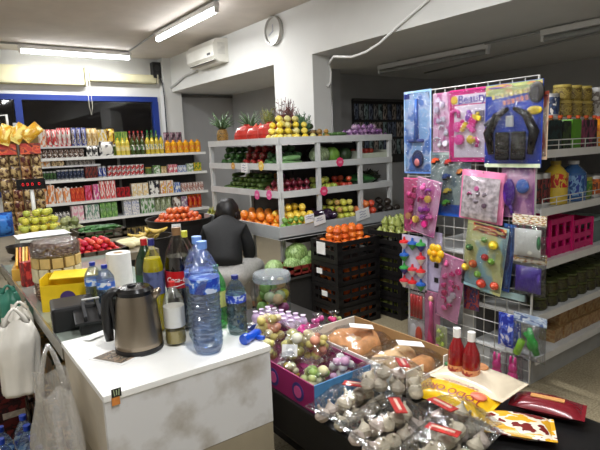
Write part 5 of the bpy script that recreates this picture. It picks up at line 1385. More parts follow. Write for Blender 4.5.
# --- garlic
GARL = [mat((196, 184, 160), .6, var=.12, scale=40), mat((178, 166, 146), .6, var=.14, scale=40), mat((188, 172, 158), .6, var=.14, scale=40)]
def garlic_mesh():
    out = []
    for m in GARL:
        r = .026
        out.append(M().lathe([(0, 0), (r * .6, .002), (r, r * .7), (r * .92, r * 1.1), (r * .5, r * 1.55), (r * .2, r * 1.9), (r * .16, r * 2.3)], m, 14, wob=lambda a, z: 1 + .07 * abs(math.cos(3.5 * a))).mesh('garlic_bulb'))
    return out
GAR = garlic_mesh()
def garlic_bag(x, y, z, rz, L, W, n, lab, seed, redrot=.0, cx=0.):
    t = thing('garlic_bag', lab, 'garlic', (x, y, z), (0, 0, rz))
    q = random.Random(seed); cols = max(1, int(W / .05)); rows = max(1, n // cols)
    for i in range(rows):
        for j in range(cols):
            for lv in range(2 if 0 < i < rows - 1 else 1):
                if lv and j == cols - 1: continue
                o = bpy.data.objects.new('garlic_bulb', GAR[q.randrange(3)]); COL.objects.link(o); o.parent = t
                o.location = (-L / 2 + L * (i + .5) / rows + q.uniform(-1, 1) * .005, -W / 2 + W * (j + .5 + .5 * lv) / cols + q.uniform(-1, 1) * .004, .006 + lv * .040)
                o.rotation_euler = (q.uniform(-.5, .5), q.uniform(-.5, .5), q.uniform(0, 6))
                o.scale = (.95,) * 3
    mb = M(); mb.pillow(L * 1.12, W * 1.16, .115, FILM, 14, .02, .2, seed, True); mb.build('clear_bag', t)
    M().box((cx, 0, .106), (.036, W * .62, .003), mat((196, 50, 44), .4, var=.1), rz=redrot, ry=.08).build('red_label', t)
    M().box((cx, 0, .109), (.009, W * .45, .003), mat((232, 200, 180), .4, var=.1), rz=redrot, ry=.08).build('label_stripe', t)
    return t
g = [((346, 404), .15, .26, .17, 12, 'bag of garlic lying against the blue end of the sweets box', 1.1, -.05), ((397, 397), 0, 0, 0, 0, '', 0, 0)]
P1 = onz(347, 405, TZ0 + .04)
garlic_bag(1.055, 1.195, TZ0, .1, .22, .15, 12, 'bag of garlic lying against the blue end of the sweets box', 3, .5, .02)
garlic_bag(1.045, 1.02, TZ0, -.15, .22, .15, 12, 'bag of garlic at the near left corner of the black table', 5, -.4, .03)
garlic_bag(1.20, .925, TZ0, -.35, .20, .15, 10, 'bag of garlic before the yellow food bag', 7, .3, -.02)
garlic_bag(1.10, .845, TZ0, .1, .25, .15, 12, 'bag of garlic at the bottom edge of the picture', 9, .2, -.03)
garlic_bag(1.165, 1.135, TZ0 + .075, -.8, .20, .10, 8, 'bag of garlic leaning on the bread box', 11, .2, .03).rotation_euler = (0, .12, -.75)
# --- yellow and cream food bags
def flat_bag(x, y, z, rz, L, W, T_, lab, build, ry=0., rx=0.):
    t = thing('food_bag', lab, 'food bag', (x, y, z), (rx, ry, rz)); build(t, L, W, T_); return t
def yb(t, L, W, T_):
    M().pillow(L, W, T_, mat((236, 190, 30), .22, var=.08, scale=8, coat=.5), 16, .012, .12, 4, True).build('bag_body', t)
    RED = mat((150, 40, 30), .4, var=0)
    for k, (s_, sz, yy) in enumerate((('TODO ORO', W * .30, -.02), ('TOSTADO', W * .22, .045))):
        vs, fs = text2d(s_, sz, 0); mb = M()
        mb.T = Matrix.Rotation(PI, 4, 'Z')
        vv = []
        for (a, b, c_) in vs:
            u, q_ = 2 * a / L, 2 * (b - yy) / W
            e = max(0., 1 - abs(u) ** 2.6) ** .55 * max(0., 1 - abs(q_) ** 2.6) ** .55
            vv.append((a, b - yy, T_ * .5 + T_ * .5 * e * 1.12 + .004))
        mb.add(vv, fs, RED); mb.build('lettering', t)
    M().ball((L * .32, W * .1, T_ * .9), (.03, .022, .008), mat((226, 120, 90), .4, var=.2), 12, 6).build('printed_picture', t)
def cb(t, L, W, T_):
    M().pillow(L, W, T_, mat((226, 212, 186), .25, var=.06, scale=8, coat=.4), 16, .012, .12, 6, True).build('bag_body', t)
    M().ball((-L * .22, W * .15, T_ * .98), (.045, .03, .008), mat((206, 120, 70), .4, var=.3), 12, 6).ball((-L * .05, W * .20, T_ * 1.0), (.04, .03, .008), mat((216, 150, 100), .4, var=.3), 12, 6).build('printed_bread', t)
    M().ball((-L * .36, W * .0, T_ * .85), (.03, .02, .008), mat((40, 110, 60), .4, var=.2), 12, 6).build('printed_leaf', t)
    M().ball((-L * .3, W * .28, T_ * .7), (.05, .012, .008), mat((170, 50, 60), .4, var=.2), 12, 6).build('printed_ribbon', t)
flat_bag(1.345, 1.01, TZ0 + .015, -1.45, .25, .13, .06, 'bright yellow food bag with dark red lettering', yb, rx=.12)
flat_bag(1.475, 1.02, TZ0 + .03, -1.50, .27, .18, .065, 'cream food bag printed with bread right of the yellow bag', cb)
def wb(t, L, W, T_):
    M().pillow(L, W, T_, mat((120, 24, 36), .25, var=.15, scale=10, coat=.5), 14, .012, .15, 8, True).build('bag_body', t)
    M().box((0, 0, T_ * 1.02), (L * .5, W * .2, .003), mat((206, 150, 90), .4, var=.2)).build('gold_print', t)
flat_bag(1.545, .80, TZ0 + .005, -1.2, .20, .11, .05, 'wine red food bag at the right edge of the black table', wb)
flat_bag(1.36, .80, TZ0 + .005, -1.0, .20, .13, .05, 'second yellow food bag at the near right of the black table', lambda t, L, W, T_: M().pillow(L, W, T_, printed(((226, 170, 40), (236, 226, 206), (120, 40, 36)), 3, 22, .25), 14, .012, .15, 9, True).build('bag_body', t))
# --- far end: jar of toys-sweets, lilac eggs, pink bags
pj = onz(274, 311, TZ0); jr = .098
t = thing('sweet_jar', 'big round clear plastic jar with a lid, half full of colourful sweets', 'jar', (1.44, 2.27, TZ0))
CLR = film((236, 242, 244), .05, .05, .2, 6)
jh = .215
M().lathe([(jr * .94, 0), (jr, .012), (jr, jh)], CLR, 32).build('jar_body', t)
M().lathe([(jr * 1.04, jh - .03), (jr * 1.05, jh), (jr * .98, jh + .012), (0, jh + .012)], film((226, 232, 236), .10, .15, .2, 10, .22), 32).build('lid', t)
q = random.Random(3)
SC = [((150, 196, 100), 'green'), ((196, 206, 160), 'pale green'), ((226, 190, 140), 'peach'), ((150, 60, 110), 'purple'), ((214, 206, 60), 'yellow')]
spots = [(-.045, -.05, .03, 3), (.03, -.06, .03, 3), (.055, .0, .034, 4), (0, .0, .03, 1), (-.05, .03, .03, 0), (.03, .055, .03, 4), (-.03, -.02, .085, 1), (.03, -.03, .085, 1), (.06, -.02, .085, 4), (.045, .03, .09, 2), (-.02, .045, .085, 0), (-.045, -.0, .13, 0), (.01, .01, .135, 0), (.045, -.015, .14, 2), (0, -.052, .075, 2)]
for x, y, zz, c in spots:
    mm = M(); m = mat(SC[c][0], .35, var=.2, scale=20, coat=.4); m2 = mat(tuple(min(255, v + 40) for v in SC[c][0]), .35)
    mm.ball((0, 0, 0), (.031, .031, .029), m, 12, 8).ball((.0, -.006, .012), (.018, .018, .018), m2, 10, 6)
    o = mm.build('wrapped_sweet', None, (1.44 + x, 2.27 + y, TZ0 + zz * 1.15 + .003), (q.uniform(-.4, .4), q.uniform(-.4, .4), q.uniform(0, 6)))
    tag(o, '%s round sweet inside the big clear jar' % SC[c][1], 'sweet', '%s sweets in the jar' % SC[c][1])
t = thing('card_tray', 'small cardboard tray of lilac sweets beside the clear jar', 'tray', (1.30, 2.0, TZ0), (0, 0, -PI / 2 + .25))
M().box((0, 0, .02), (.28, .14, .04), WCB).build('tray_body', t)
M().box((.05, -.0715, .02), (.08, .003, .03), printed(((206, 120, 60), (120, 60, 40), (226, 200, 150)), 4, 23)).build('tray_print', t)
LM2 = [M().ball((0, 0, .024), (.021, .021, .027), mat((206, 180, 214), .3, var=.06, coat=.5), 12, 8).lathe([(.008, .048), (.014, .058)], mat((222, 200, 226), .3), 10).mesh('lilac_sweet'),
       M().ball((0, 0, .024), (.021, .021, .027), mat((222, 206, 230), .3, var=.06, coat=.5), 12, 8).lathe([(.008, .048), (.014, .058)], mat((232, 216, 236), .3), 10).mesh('lilac_sweet')]
for k in range(18):
    i, j = k % 6, k // 6
    v = Matrix.Rotation(-PI / 2 + .25, 3, 'Z') @ Vector((-.115 + .046 * i, -.044 + .044 * j, 0))
    place('lilac_sweet', LM2[k % 2], (1.30 + v.x, 2.0 + v.y, TZ0 + .041), k, 'lilac wrapped sweet standing on the small cardboard tray', 'sweet', 'lilac sweets')
for k, (px_, py_, r, c, lab) in enumerate(((318, 326, .05, [(206, 60, 140), (226, 130, 180)], 'small bag of hot pink sweets before the bread box end'), (334, 322, .045, [(200, 40, 110), (190, 200, 120)], 'small bag of pink and green sweets by the bread box corner'),
      (301, 328, .045, [(214, 190, 220), (206, 80, 130)], 'small bag of pink and lilac sweets right of the jar'))):
    p = onz(px_, py_, TZ0 + .04)
    sweet_bag(min(p.x, TXB - .06), max(p.y, 1.77), TZ0, r, lab, c, k + 31)
tag(M().pillow(.16, .10, .10, mat((170, 24, 110), .22, var=.2, scale=12, coat=.6), 12, .012, .3, 12, True).build('gift_bag', None, (1.30, 1.775, TZ0 + .002), (0, 0, .5)), 'magenta foil bag lying between the sweets box and the bread box', 'foil bag')

# ================================================================== WHITE CASHIER COUNTER
CX0, CX1, CY0, CY1, CZ = .29, .786, 1.263, 1.745, .90
t = thing('counter', 'white counter with a dirty front, tan below, carrying the bottles and kettle', 'counter', ((CX0 + CX1) / 2, (CY0 + CY1) / 2, 0))
hx, hy = (CX1 - CX0) / 2, (CY1 - CY0) / 2
dm, nt, b = _new('stained_white')
tc = nt.nodes.new('ShaderNodeTexCoord'); n1 = nt.nodes.new('ShaderNodeTexNoise'); n1.inputs['Scale'].default_value = 9; n1.inputs['Detail'].default_value = 6
nt.links.new(tc.outputs['Object'], n1.inputs['Vector'])
r_ = nt.nodes.new('ShaderNodeValToRGB'); r_.color_ramp.elements[0].position = .30; r_.color_ramp.elements[1].position = .52
r_.color_ramp.elements[0].color = lin((168, 162, 152)) + (1,); r_.color_ramp.elements[1].color = lin((214, 214, 214)) + (1,)
nt.links.new(n1.outputs['Fac'], r_.inputs[0]); nt.links.new(r_.outputs[0], b.inputs['Base Color']); b.inputs['Roughness'].default_value = .45
TAN = mat((150, 140, 118), .7, var=.12, scale=6)
M().box((0, 0, CZ - .009), (2 * hx, 2 * hy, .018), mat((240, 240, 236), .3, var=.02), bev=.002).build('counter_top', t)
M().box((0, -hy + .012, .767), (2 * hx - .004, .018, .230), dm).build('front_panel', t)
M().box((0, 0, .325), (2 * hx - .006, 2 * hy - .008, .65), TAN).build('base', t)
M().box((-hx + .012, .0, .767), (.018, 2 * hy - .03, .230), mat((186, 176, 158), .6, var=.14, scale=8)).build('side_panel', t)
M().box((hx - .012, .0, .767), (.018, 2 * hy - .03, .230), dm).build('side_panel', t)
M().box((0, hy - .012, .767), (2 * hx - .04, .018, .230), dm).build('back_panel', t)
p = onY(116, 391, CY0)
t2 = thing('sticker', 'torn black and orange sticker with pale claw stripes on the counter edge', 'sticker', (p.x, CY0 - .0015, p.z - .004))
M().box((0, 0, 0), (.024, .002, .022), mat((26, 28, 22), .5)).build('black_part', t2)
M().box((-.003, 0, -.021), (.020, .002, .022), mat((206, 130, 60), .6, var=.2, scale=60)).build('orange_part', t2)
for k in range(3): M().box((-.006 + .006 * k, -.0015, .001), (.0022, .0012, .016 - .003 * (k == 1)), mat((170, 186, 150), .5), ry=.1 * (k - 1)).build('claw_stripe', t2)
# kettle
p = onz(140, 350, CZ)
t = thing('kettle', 'brushed steel electric kettle with black handle and lid on the white counter', 'kettle', (p.x + .004, p.y + .01, CZ), (0, 0, -.55))
t.scale = (.97, .97, .95)
KS = mat((150, 138, 122), .3, 1., var=.08, scale=3)
M().lathe([(.070, .0), (.074, .006), (.074, .016), (.070, .018)], BLACKP, 32).build('base_ring', t)
M().lathe([(.0725, .018), (.0735, .03), (.062, .16), (.056, .188), (.054, .19)], KS, 36).build('steel_body', t)
M().lathe([(.0565, .186), (.056, .198), (.046, .208), (.0, .211)], BLACKG, 32).build('lid', t)
M().ball((-.01, 0, .212), (.014, .012, .006), BLACKP, 12, 6).build('lid_knob', t)
M().tube([(-.045, 0, .196), (-.070, 0, .192), (-.086, 0, .175), (-.092, 0, .13), (-.092, 0, .07), (-.090, 0, .035)], [.013, .016, .018, .017, .016, .013], BLACKP, 12).build('handle', t)
M().box((-.066, 0, .10), (.012, .035, .17), BLACKP, ry=-.095, bev=.004).build('water_gauge', t)
M().tube([(.048, 0, .17), (.068, 0, .188), (.076, 0, .196)], [.018, .012, .007], KS, 12).build('spout', t)
# leaflet under the kettle
pts = [onz(a, b_, CZ + .002) for a, b_ in ((88, 359), (122, 365), (146, 354), (112, 349))]
mb = M(); mb.add([tuple(q) for q in pts] + [(q.x, q.y, CZ + .0005) for q in pts], [[0, 1, 2, 3], [7, 6, 5, 4], [0, 4, 5, 1], [1, 5, 6, 2], [2, 6, 7, 3], [3, 7, 4, 0]], PAPER)
q0 = sum(pts, Vector()) / 4
pp = [q0 + (q - q0) * .84 + Vector((0, 0, .0008)) for q in pts]
mb.add([tuple(q) for q in pp], [[0, 1, 2, 3]], printed(((110, 100, 84), (150, 130, 110), (70, 66, 60), (180, 170, 150)), 5, 30, .5))
tag(mb.build('leaflet'), 'small printed leaflet lying under the kettle', 'leaflet')

# bottles on the counter
def water_bottle(px_, py_, h, r, lab, cap=(110, 150, 220), lcol=((30, 66, 180), (70, 120, 210), (200, 214, 240)), tint=(222, 232, 246), z=CZ, xy=None, rings=True, fill=None):
    p = Vector((xy[0], xy[1], z)) if xy else onz(px_, py_, z)
    t = thing('water_bottle', lab, 'bottle', (p.x, p.y, z), (0, 0, rnd.uniform(0, 6)))
    BM_ = film(tint, .12, .04, .9, 30, .03)
    pr = [(r * .55, 0), (r * .8, .003), (r * .98, .02)]
    if rings:
        n = 11
        for k in range(n):
            z0 = .03 + (h * .53 - .03) * k / n
            pr += [(r, z0), (r * .925, z0 + (h * .53 - .03) / n * .5)]
    pr += [(r, h * .545), (r, h * .70), (r * .94, h * .725), (r * .98, h * .745), (r * .90, h * .78), (r * .60, h * .87), (r * .30, h * .92), (r * .28, h * .945)]
    M().lathe(pr, BM_, 28, wob=(lambda a, zz: 1 + .025 * math.sin(3 * a + zz * 90)) if rings else None).build('bottle_body', t)
    M().lathe([(r * 1.012, h * .56), (r * 1.015, h * .685)], printed(lcol, 3, int(h * 1000), .3, (1, 1, .6)), 28).build('bottle_label', t)
    M().lathe([(r * .33, h * .935), (r * .34, h * .95), (r * .34, h), (0, h)], mat(cap, .35, var=0), 18, wob=lambda a, zz: 1 + .03 * math.cos(20 * a)).build('cap', t)
    if fill: M().lathe([(0, .004), (r * .9, .01), (r * .93, .03), (r * .93, h * fill), (0, h * fill)], film(tint, .02, .1, .1, 5, .05), 20).build('water', t)
    return t
water_bottle(209, 351, .335, .0445, 'big clear blue water bottle standing in front of its twin', fill=.55)
water_bottle(0, 0, .335, .0445, 'big clear blue water bottle standing behind its twin', xy=(.648, 1.439))
water_bottle(238, 333, .195, .033, 'small water bottle with dark blue cap at the right of the counter', (30, 40, 120), ((36, 60, 170), (60, 90, 200), (200, 214, 236)), (196, 214, 214), rings=False, fill=.7)
# cola
def cola():
    p = Vector((.650, 1.600, CZ)); h, r = .345, .048
    t = thing('cola_bottle', 'big cola bottle with a red label behind the kettle', 'bottle', p)
    prof = [(r * .6, 0), (r * .95, .012), (r, .03), (r * .97, .09), (r * .90, .12), (r, .15), (r, .205), (r * .97, .225), (r * .80, .265), (r * .45, .305), (r * .28, .322), (r * .27, .328)]
    M().lathe([(q[0] * .96, q[1] + .002) for q in prof if q[1] < .25] + [(r * .82, .25), (0, .25)], mat((22, 9, 6), .08, var=0, coat=.6), 28).build('cola', t)
    M().lathe(prof, film((236, 236, 232), .05, .04, .2, 10), 28).build('bottle_body', t)
    M().lathe([(r * 1.012, .150), (r * 1.014, .205)], mat((190, 16, 24), .35, var=.03), 32).build('bottle_label', t)
    M().lathe([(r * .31, .320), (r * .32, .345), (0, .345)], mat((130, 96, 60), .4), 18).build('cap', t)
    vs, fs = text2d('Coca-Cola', .0225, .35)
    ang0 = math.atan2(-p.y, -p.x)           # towards the customer
    mb = M(); R_ = r * 1.03; vv = []
    for (a, b_, c_) in vs:
        th = ang0 + a / R_; vv.append((R_ * math.cos(th), R_ * math.sin(th), .178 + b_))
    mb.add(vv, fs, mat((240, 240, 238), .4, var=0))
    swoosh = [(R_ * math.cos(ang0 + q), R_ * math.sin(ang0 + q), .160 + .004 * math.sin(q * 4)) for q in [(-.75 + .1 * k) for k in range(16)]]
    mb.build('lettering', t)
    M().tube(swoosh, .0016, mat((240, 240, 238), .4, var=0), 6).build('label_swoosh', t)
cola()
def soda(x, y, h, r, lab, liq, cap, lcol, lz=(.45, .68), level=.72, tint=(240, 240, 236), name='soda_bottle', body=None):
    t = thing(name, lab, 'bottle', (x, y, CZ))
    prof = [(r * .6, 0), (r * .95, h * .03), (r, h * .09), (r * .96, h * .3), (r, h * .42), (r, h * .70), (r * .82, h * .78), (r * .45, h * .88), (r * .28, h * .925), (r * .27, h * .945)]
    if liq:
        pl = [(q[0] * .95, q[1] + .002) for q in prof if q[1] < h * level]
        M().lathe(pl + [(pl[-1][0] * .98, h * level), (0, h * level)], mat(liq, .1, var=.02, coat=.5), 24).build('drink', t)
    M().lathe(prof, body or film(tint, .05, .04, .2, 12), 24).build('bottle_body', t)
    if lcol: M().lathe([(r * 1.012, h * lz[0]), (r * 1.012, h * lz[1])], printed(lcol, 3, int(x * 100), .35, (1, 1, .6), True), 24).build('bottle_label', t)
    M().lathe([(r * .31, h * .93), (r * .32, h), (0, h)], mat(cap, .4, var=0), 16).build('cap', t)
    return t
soda(.571, 1.626, .315, .034, 'tall bottle of yellow drink with a dark blue cap left of the cola', (206, 190, 20), (40, 40, 110), ((60, 70, 110), (90, 100, 140), (50, 56, 90)), (.42, .66), .80)
soda(.580, 1.725, .300, .036, 'dark green bottle with a red cap left of the yellow drink', None, (176, 30, 36), ((30, 60, 36), (40, 90, 50)), (.3, .6), .5, body=mat((14, 44, 22), .12, var=.1, coat=.6))
soda(.715, 1.69, .315, .036, 'bottle with a lime yellow cap behind the cola', (40, 26, 16), (206, 206, 70), ((150, 40, 40), (90, 20, 24)), (.40, .62), .70)
soda(.572, 1.475, .20, .032, 'small clear bottle with a white label and red cap beside the kettle', (176, 160, 96), (190, 40, 36), ((214, 216, 212), (206, 206, 200)), (.30, .62), .24)
soda(.745, 1.52, .215, .030, 'small green bottle with a green cap behind the big water bottles', None, (40, 150, 70), ((60, 140, 70), (200, 206, 120)), (.35, .6), .5, body=film((120, 200, 130), .06, .05, .2, 12, .25))
soda(.735, 1.62, .25, .030, 'dark bottle with a violet cap behind the green bottle', (50, 20, 30), (80, 40, 110), ((90, 40, 60), (60, 30, 50)), (.35, .6), .6)
# blue toy pistol / spray head
p = onz(250, 338, CZ)
t = thing('spray_nozzle', 'bright blue plastic spray nozzle lying at the right corner of the counter', 'nozzle', (.765, 1.335, CZ), (0, 0, .35))
BLU = mat((20, 80, 200), .3, var=.05, coat=.4)
M().tube([(-.035, 0, .014), (-.018, 0, .016), (.02, 0, .017), (.034, 0, .016)], [.014, .013, .015, .011], BLU, 14).build('barrel', t)
M().lathe([(.016, -.010), (.017, .0), (.016, .010)], BLU, 16, (-.034, 0, .017), axis='x').build('collar', t)
M().box((.012, -.022, .010), (.014, .03, .012), BLU, bev=.003).build('trigger', t)

# ================================================================== LEFT SALES COUNTER
LZ = .87
t = thing('sales_counter', 'glass topped sales counter with metal edge behind the white counter', 'counter', (.585, 2.575, 0))
M().box((0, 0, LZ - .02), (.57, 1.63, .04), mat((150, 160, 150), .12, var=.06, coat=.4)).build('glass_top', t)
M().box((-.288, 0, LZ - .015), (.008, 1.63, .05), mat((186, 184, 176), .25, .9, var=.04)).build('metal_edge', t)
M().box((.12, 0, .42), (.30, 1.60, .82), mat((120, 108, 86), .7, var=.1)).build('back_panel', t)
for z in (.06, .30, .56): M().box((-.12, 0, z), (.30, 1.60, .02), mat((110, 100, 84), .6)).build('shelf_board', t)
for y in (-.80, 0, .80): M().box((-.12, y, .41), (.30, .02, .80), mat((120, 108, 86), .7)).build('divider', t)
q = random.Random(21)
for zz, nn, cols, lab, nm in ((.57, 9, ((60, 80, 50), (120, 90, 40), (40, 50, 40)), 'green brown packet on the upper shelf under the sales counter', 'packet'), (.31, 9, ((130, 40, 36), (70, 24, 24), (196, 160, 120)), 'dark red packet on the middle shelf under the sales counter', 'packet'), (.07, 9, ((110, 34, 32), (50, 20, 20), (176, 130, 100)), 'dark red packet on the bottom shelf under the sales counter', 'packet')):
    for k in range(nn):
        y = 1.83 + k * .165 + (.03 if k > 4 else 0)
        if y > 3.3: continue
        place(nm, carton(.13, .12, .14, cols, None, k % 3 + 30), (.365, y, zz), PI / 2 + q.uniform(-.1, .1), lab, 'packet', 'packets %.2f' % zz)
# produce table beyond it
t = thing('produce_table', 'low wooden produce table behind the sales counter', 'table', (.78, 4.22, 0))
M().box((0, 0, .80), (.94, 1.62, .05), mat((120, 110, 90), .6, var=.1)).build('table_top', t)
for sx in (-1, 1):
    for sy in (-1, 1): M().box((sx * .42, sy * .76, .388), (.06, .06, .776), mat((110, 98, 78), .7)).build('leg', t)
PZ = .825
# water bottles and white tub on the sales counter
water_bottle(97, 312, .205, .034, 'small water bottle with a dark blue cap, left one on the sales counter', (30, 50, 150), ((50, 110, 200), (80, 140, 220), (226, 232, 240)), (206, 216, 226), z=LZ, rings=False, fill=.7)
water_bottle(109, 316, .205, .034, 'small water bottle with a dark blue cap, right one on the sales counter', (30, 50, 150), ((50, 110, 200), (80, 140, 220), (226, 232, 240)), (206, 216, 226), z=LZ, rings=False, fill=.7)
p = onz(122, 294, LZ)
t = thing('paper_roll', 'white kitchen paper roll standing behind the water bottles', 'paper roll', (p.x, p.y, LZ))
M().lathe([(.022, 0), (.052, 0), (.052, .19), (.022, .19), (.022, .0)], mat((226, 226, 222), .8, var=.04, scale=40), 26).build('roll', t)
M().lathe([(.0215, 0), (.0215, .19)], CARDB, 16).build('core', t)
p = onz(124, 318, LZ)
t = thing('lidded_tub', 'small red tub behind the kettle', 'tub', (p.x + .02, p.y, LZ))
M().lathe([(.035, 0), (.04, .08), (.04, .1)], mat((190, 40, 30), .35, var=.1), 20).build('tub_body', t)
M().lathe([(.043, .095), (.043, .115), (0, .118)], mat((206, 50, 36), .3, var=.1), 20).build('lid', t)
# card terminal / receipt printer
p = onz(72, 322, LZ)
t = thing('receipt_printer', 'black receipt printer with a raised paper tray on the sales counter', 'printer', (.405, 1.93, LZ), (0, 0, -.15))
M().box((-.03, .06, .045), (.15, .16, .09), BLACKP, bev=.012).build('printer_body', t)
M().box((-.105, .04, .05), (.003, .05, .03), mat((120, 120, 116), .5)).build('label_plate', t)
mb = M(); mb.box((.06, -.055, .06), (.19, .12, .012), BLACKP, rx=.25, bev=.004)
mb.build('paper_tray', t)
for k in range(3): M().box((-.0 + .05 * k, -.055, .075), (.012, .11, .02), mat((26, 26, 28), .7), rx=.25, bev=.003).build('tray_rib', t)
M().box((.06, -.05, .022), (.16, .09, .044), mat((30, 30, 32), .5), bev=.004).build('tray_foot', t)
M().box((.03, .02, .098), (.06, .012, .004), mat((190, 190, 186), .5)).build('paper_strip', t)
p = onz(101, 334, CZ)
tag(M().pillow(.10, .035, .012, PAPER, 8, 0, .5, 3, True).build('receipt', None, (.40, 1.71, CZ + .001), (0, 0, .4)), 'crumpled paper receipt at the far edge of the white counter', 'receipt')
# yellow display box and drum of snacks
p = onz(66, 305, LZ)
YB = mat((226, 190, 20), .45, var=.08)
t = thing('yellow_box', 'open yellow display box on the sales counter before the tub of snacks', 'box', (.435, 2.25, LZ), (0, 0, -.42))
bw, bd, bhh = .20, .12, .135
M().box((0, 0, .003), (bw, bd, .006), YB).build('box_floor', t)
for s in (-1, 1):
    M().box((s * bw / 2, 0, bhh / 2), (.004, bd, bhh), YB).build('box_side', t)
M().box((0, bd / 2, bhh / 2), (bw, .004, bhh), YB).build('box_back', t)
M().box((0, -bd / 2, bhh * .40), (bw, .004, bhh * .8), YB).build('box_front', t)
M().box((.02, -bd / 2 + .045, bhh + .004), (bw * .85, .09, .004), mat((236, 204, 40), .45), rx=.15).build('box_flap', t)
M().lathe([(.03, -.001), (.03, .001)], mat((70, 50, 110), .5), 20, (.0, -bd / 2 - .003, bhh * .38), axis='y').build('printed_circle', t)
t = thing('snack_drum', 'round stack of nut snack packs wrapped in clear film behind the yellow box', 'snacks', (.428, 2.46, LZ), (0, 0, .3))
t.scale = (1., 1., 1.3)
NUT = printed(((96, 50, 34), (60, 30, 22), (150, 100, 70), (190, 170, 150)), 14, 31, .3)
R0 = .098
M().lathe([(R0 * .95, 0), (R0, .01), (R0, .05), (R0 * .97, .06)], NUT, 24).build('lower_nuts', t)
M().lathe([(R0 * .97, .06), (R0 * .97, .15)], mat((120, 96, 50), .5, var=.2), 24).build('core', t)
for lv, (z0, hh, cc) in enumerate(((.062, .046, (216, 206, 170)), (.110, .034, (206, 176, 110)))):
    for k in range(12):
        a = k * PI / 6 + .1 * lv
        M().box((R0 * .99 * math.cos(a), R0 * .99 * math.sin(a), z0 + hh / 2), (.008, .042, hh), mat(cc, .4, var=.12, scale=40), rz=a, bev=.002).build('pack_label', t)
M().lathe([(R0 * .98, .150), (R0 * 1.02, .158), (R0 * 1.02, .182), (R0 * .9, .194), (0, .197)], NUT, 24).build('upper_nuts', t)
M().lathe([(R0 * 1.03, .148), (R0 * 1.05, .16), (R0 * 1.05, .186), (R0 * .93, .199), (0, .202)], film((246, 246, 246), .22, .10, 2., 60), 24, wob=lambda a, z: 1 + .015 * math.sin(9 * a)).build('clear_film', t)
for k in range(9):
    a = k * .7
    M().box((R0 * 1.005 * math.cos(a), R0 * 1.005 * math.sin(a), .03), (.006, .02, .018), mat((222, 216, 206), .5), rz=a).build('white_tag', t)
# small goods left of it
for k, (px_, py_, sz, c, lab, nm) in enumerate(((29, 262, (.09, .07, .045), ((226, 206, 150), (206, 190, 160), (120, 110, 90)), 'cream and gold packet near the left edge of the sales counter', 'packet'),
        (31, 285, (.07, .05, .12), ((170, 26, 30), (120, 20, 24), (206, 60, 50)), 'red packet standing before the snack drum', 'packet'), (25, 272, (.06, .05, .10), ((190, 40, 40), (150, 30, 34)), 'red packet behind the other red packet', 'packet'),
        (15, 247, (.08, .05, .04), ((90, 60, 150), (120, 90, 180)), 'violet packet near the bowl', 'packet'), (37, 252, (.06, .06, .09), ((196, 60, 40), (226, 120, 80)), 'orange red packet behind the snack drum', 'packet'))):
    p = onz(px_, py_, LZ)
    place(nm, carton(sz[0], sz[1], sz[2], c, None, 40 + k), (max(p.x, .345), min(p.y, 3.30), LZ), .3 * k, lab, 'packet')
t = thing('sweet_display', 'cardboard display of yellow and orange bars at the left edge of the sales counter', 'box', (.385, 3.00, LZ), (0, 0, -.2))
M().box((0, 0, .03), (.14, .22, .06), mat((206, 160, 60), .6, var=.1)).build('box_body', t)
for k in range(7): M().box((-.045 + .015 * k, -.02, .085), (.011, .15, .07), mat(((226, 170, 60), (190, 90, 40), (236, 200, 110))[k % 3], .35, var=.2), rx=.5, bev=.003).build('snack_bar', t)
# produce on the table
def crate_low(x, y, L, W, lab, rz=0.):
    t = thing('produce_tray', lab, 'tray', (x, y, PZ), (0, 0, rz)); crate_mesh(t, L, W, .07, mat((70, 60, 44), .6), 2); return t
crate_low(.80, 3.42, .40, .32, 'low tray of red strawberries on the produce table')
RS, RS2, RS3 = [fruit('lemon', c, .018) for c in ((206, 44, 40), (190, 30, 60), (222, 90, 66))]
q = random.Random(8)
for L in range(4):
    for i in range(8 - L):
        for j in range(8 - L):
            place('strawberry', q.choice((RS, RS, RS2, RS3)), (.80 - .16 + .046 * (i + .5 * L), 3.42 - .13 + .037 * (j + .5 * L), PZ + .03 + .028 * L), 0, 'bright red strawberry in the low tray', 'strawberry', 'strawberries', rot=(q.uniform(-.4, .4), q.uniform(-.4, .4), q.uniform(0, 6)))
crate_low(1.08, 4.28, .36, .34, 'low tray of green chilies on the produce table')
q = random.Random(9)
for k in range(60):
    lv = k // 24
    place('green_chili', fruit('chili', [(56, 110, 50), (70, 126, 60), (46, 92, 44)][k % 3], .013), (1.08 + q.uniform(-.08, .08), 4.28 - .13 + .26 * ((k % 24) / 24), PZ + .03 + .028 * lv), 0, 'long green chili heaped in the low tray', 'chili', 'green chilies', rot=(q.uniform(-.2, .2), q.uniform(-.15, .15), q.uniform(-.5, .5)))
heap('artichoke', 'artichoke', [(120, 130, 80), (146, 150, 100)], .04,   .80, 1.08, 4.48, 4.80, PZ, 40, 'dull green artichoke left of the green chilies', 'artichoke', 'artichokes', 2, spin=0.)
for k in range(5):
    place('radish', M().tube([(-.09, 0, .025), (-.06, 0, .026), (.04, .004, .022), (.12, .01, .01)], [.012, .026, .02, .004], mat((226, 216, 170), .5, var=.1), 8).mesh('radish'), (1.07 + .03 * k, 3.60 + .07 * (k % 3), PZ + .002 + .0 * k), 2.2 + .3 * k, 'long pale yellow radish right of the strawberries', 'radish', 'pale radishes')
p = onz(48, 229, PZ + .06)
t = thing('paper_tray', 'white tray of wrapping paper before the apples', 'tray', (.66, 4.22, PZ))
M().box((0, 0, .035), (.34, .26, .07), mat((220, 222, 214), .6, var=.05), bev=.004).build('tray_body', t)
M().pillow(.36, .24, .03, PAPER, 10, 0, .4, 5, True).build('paper_sheet', t, (0, 0, .07))
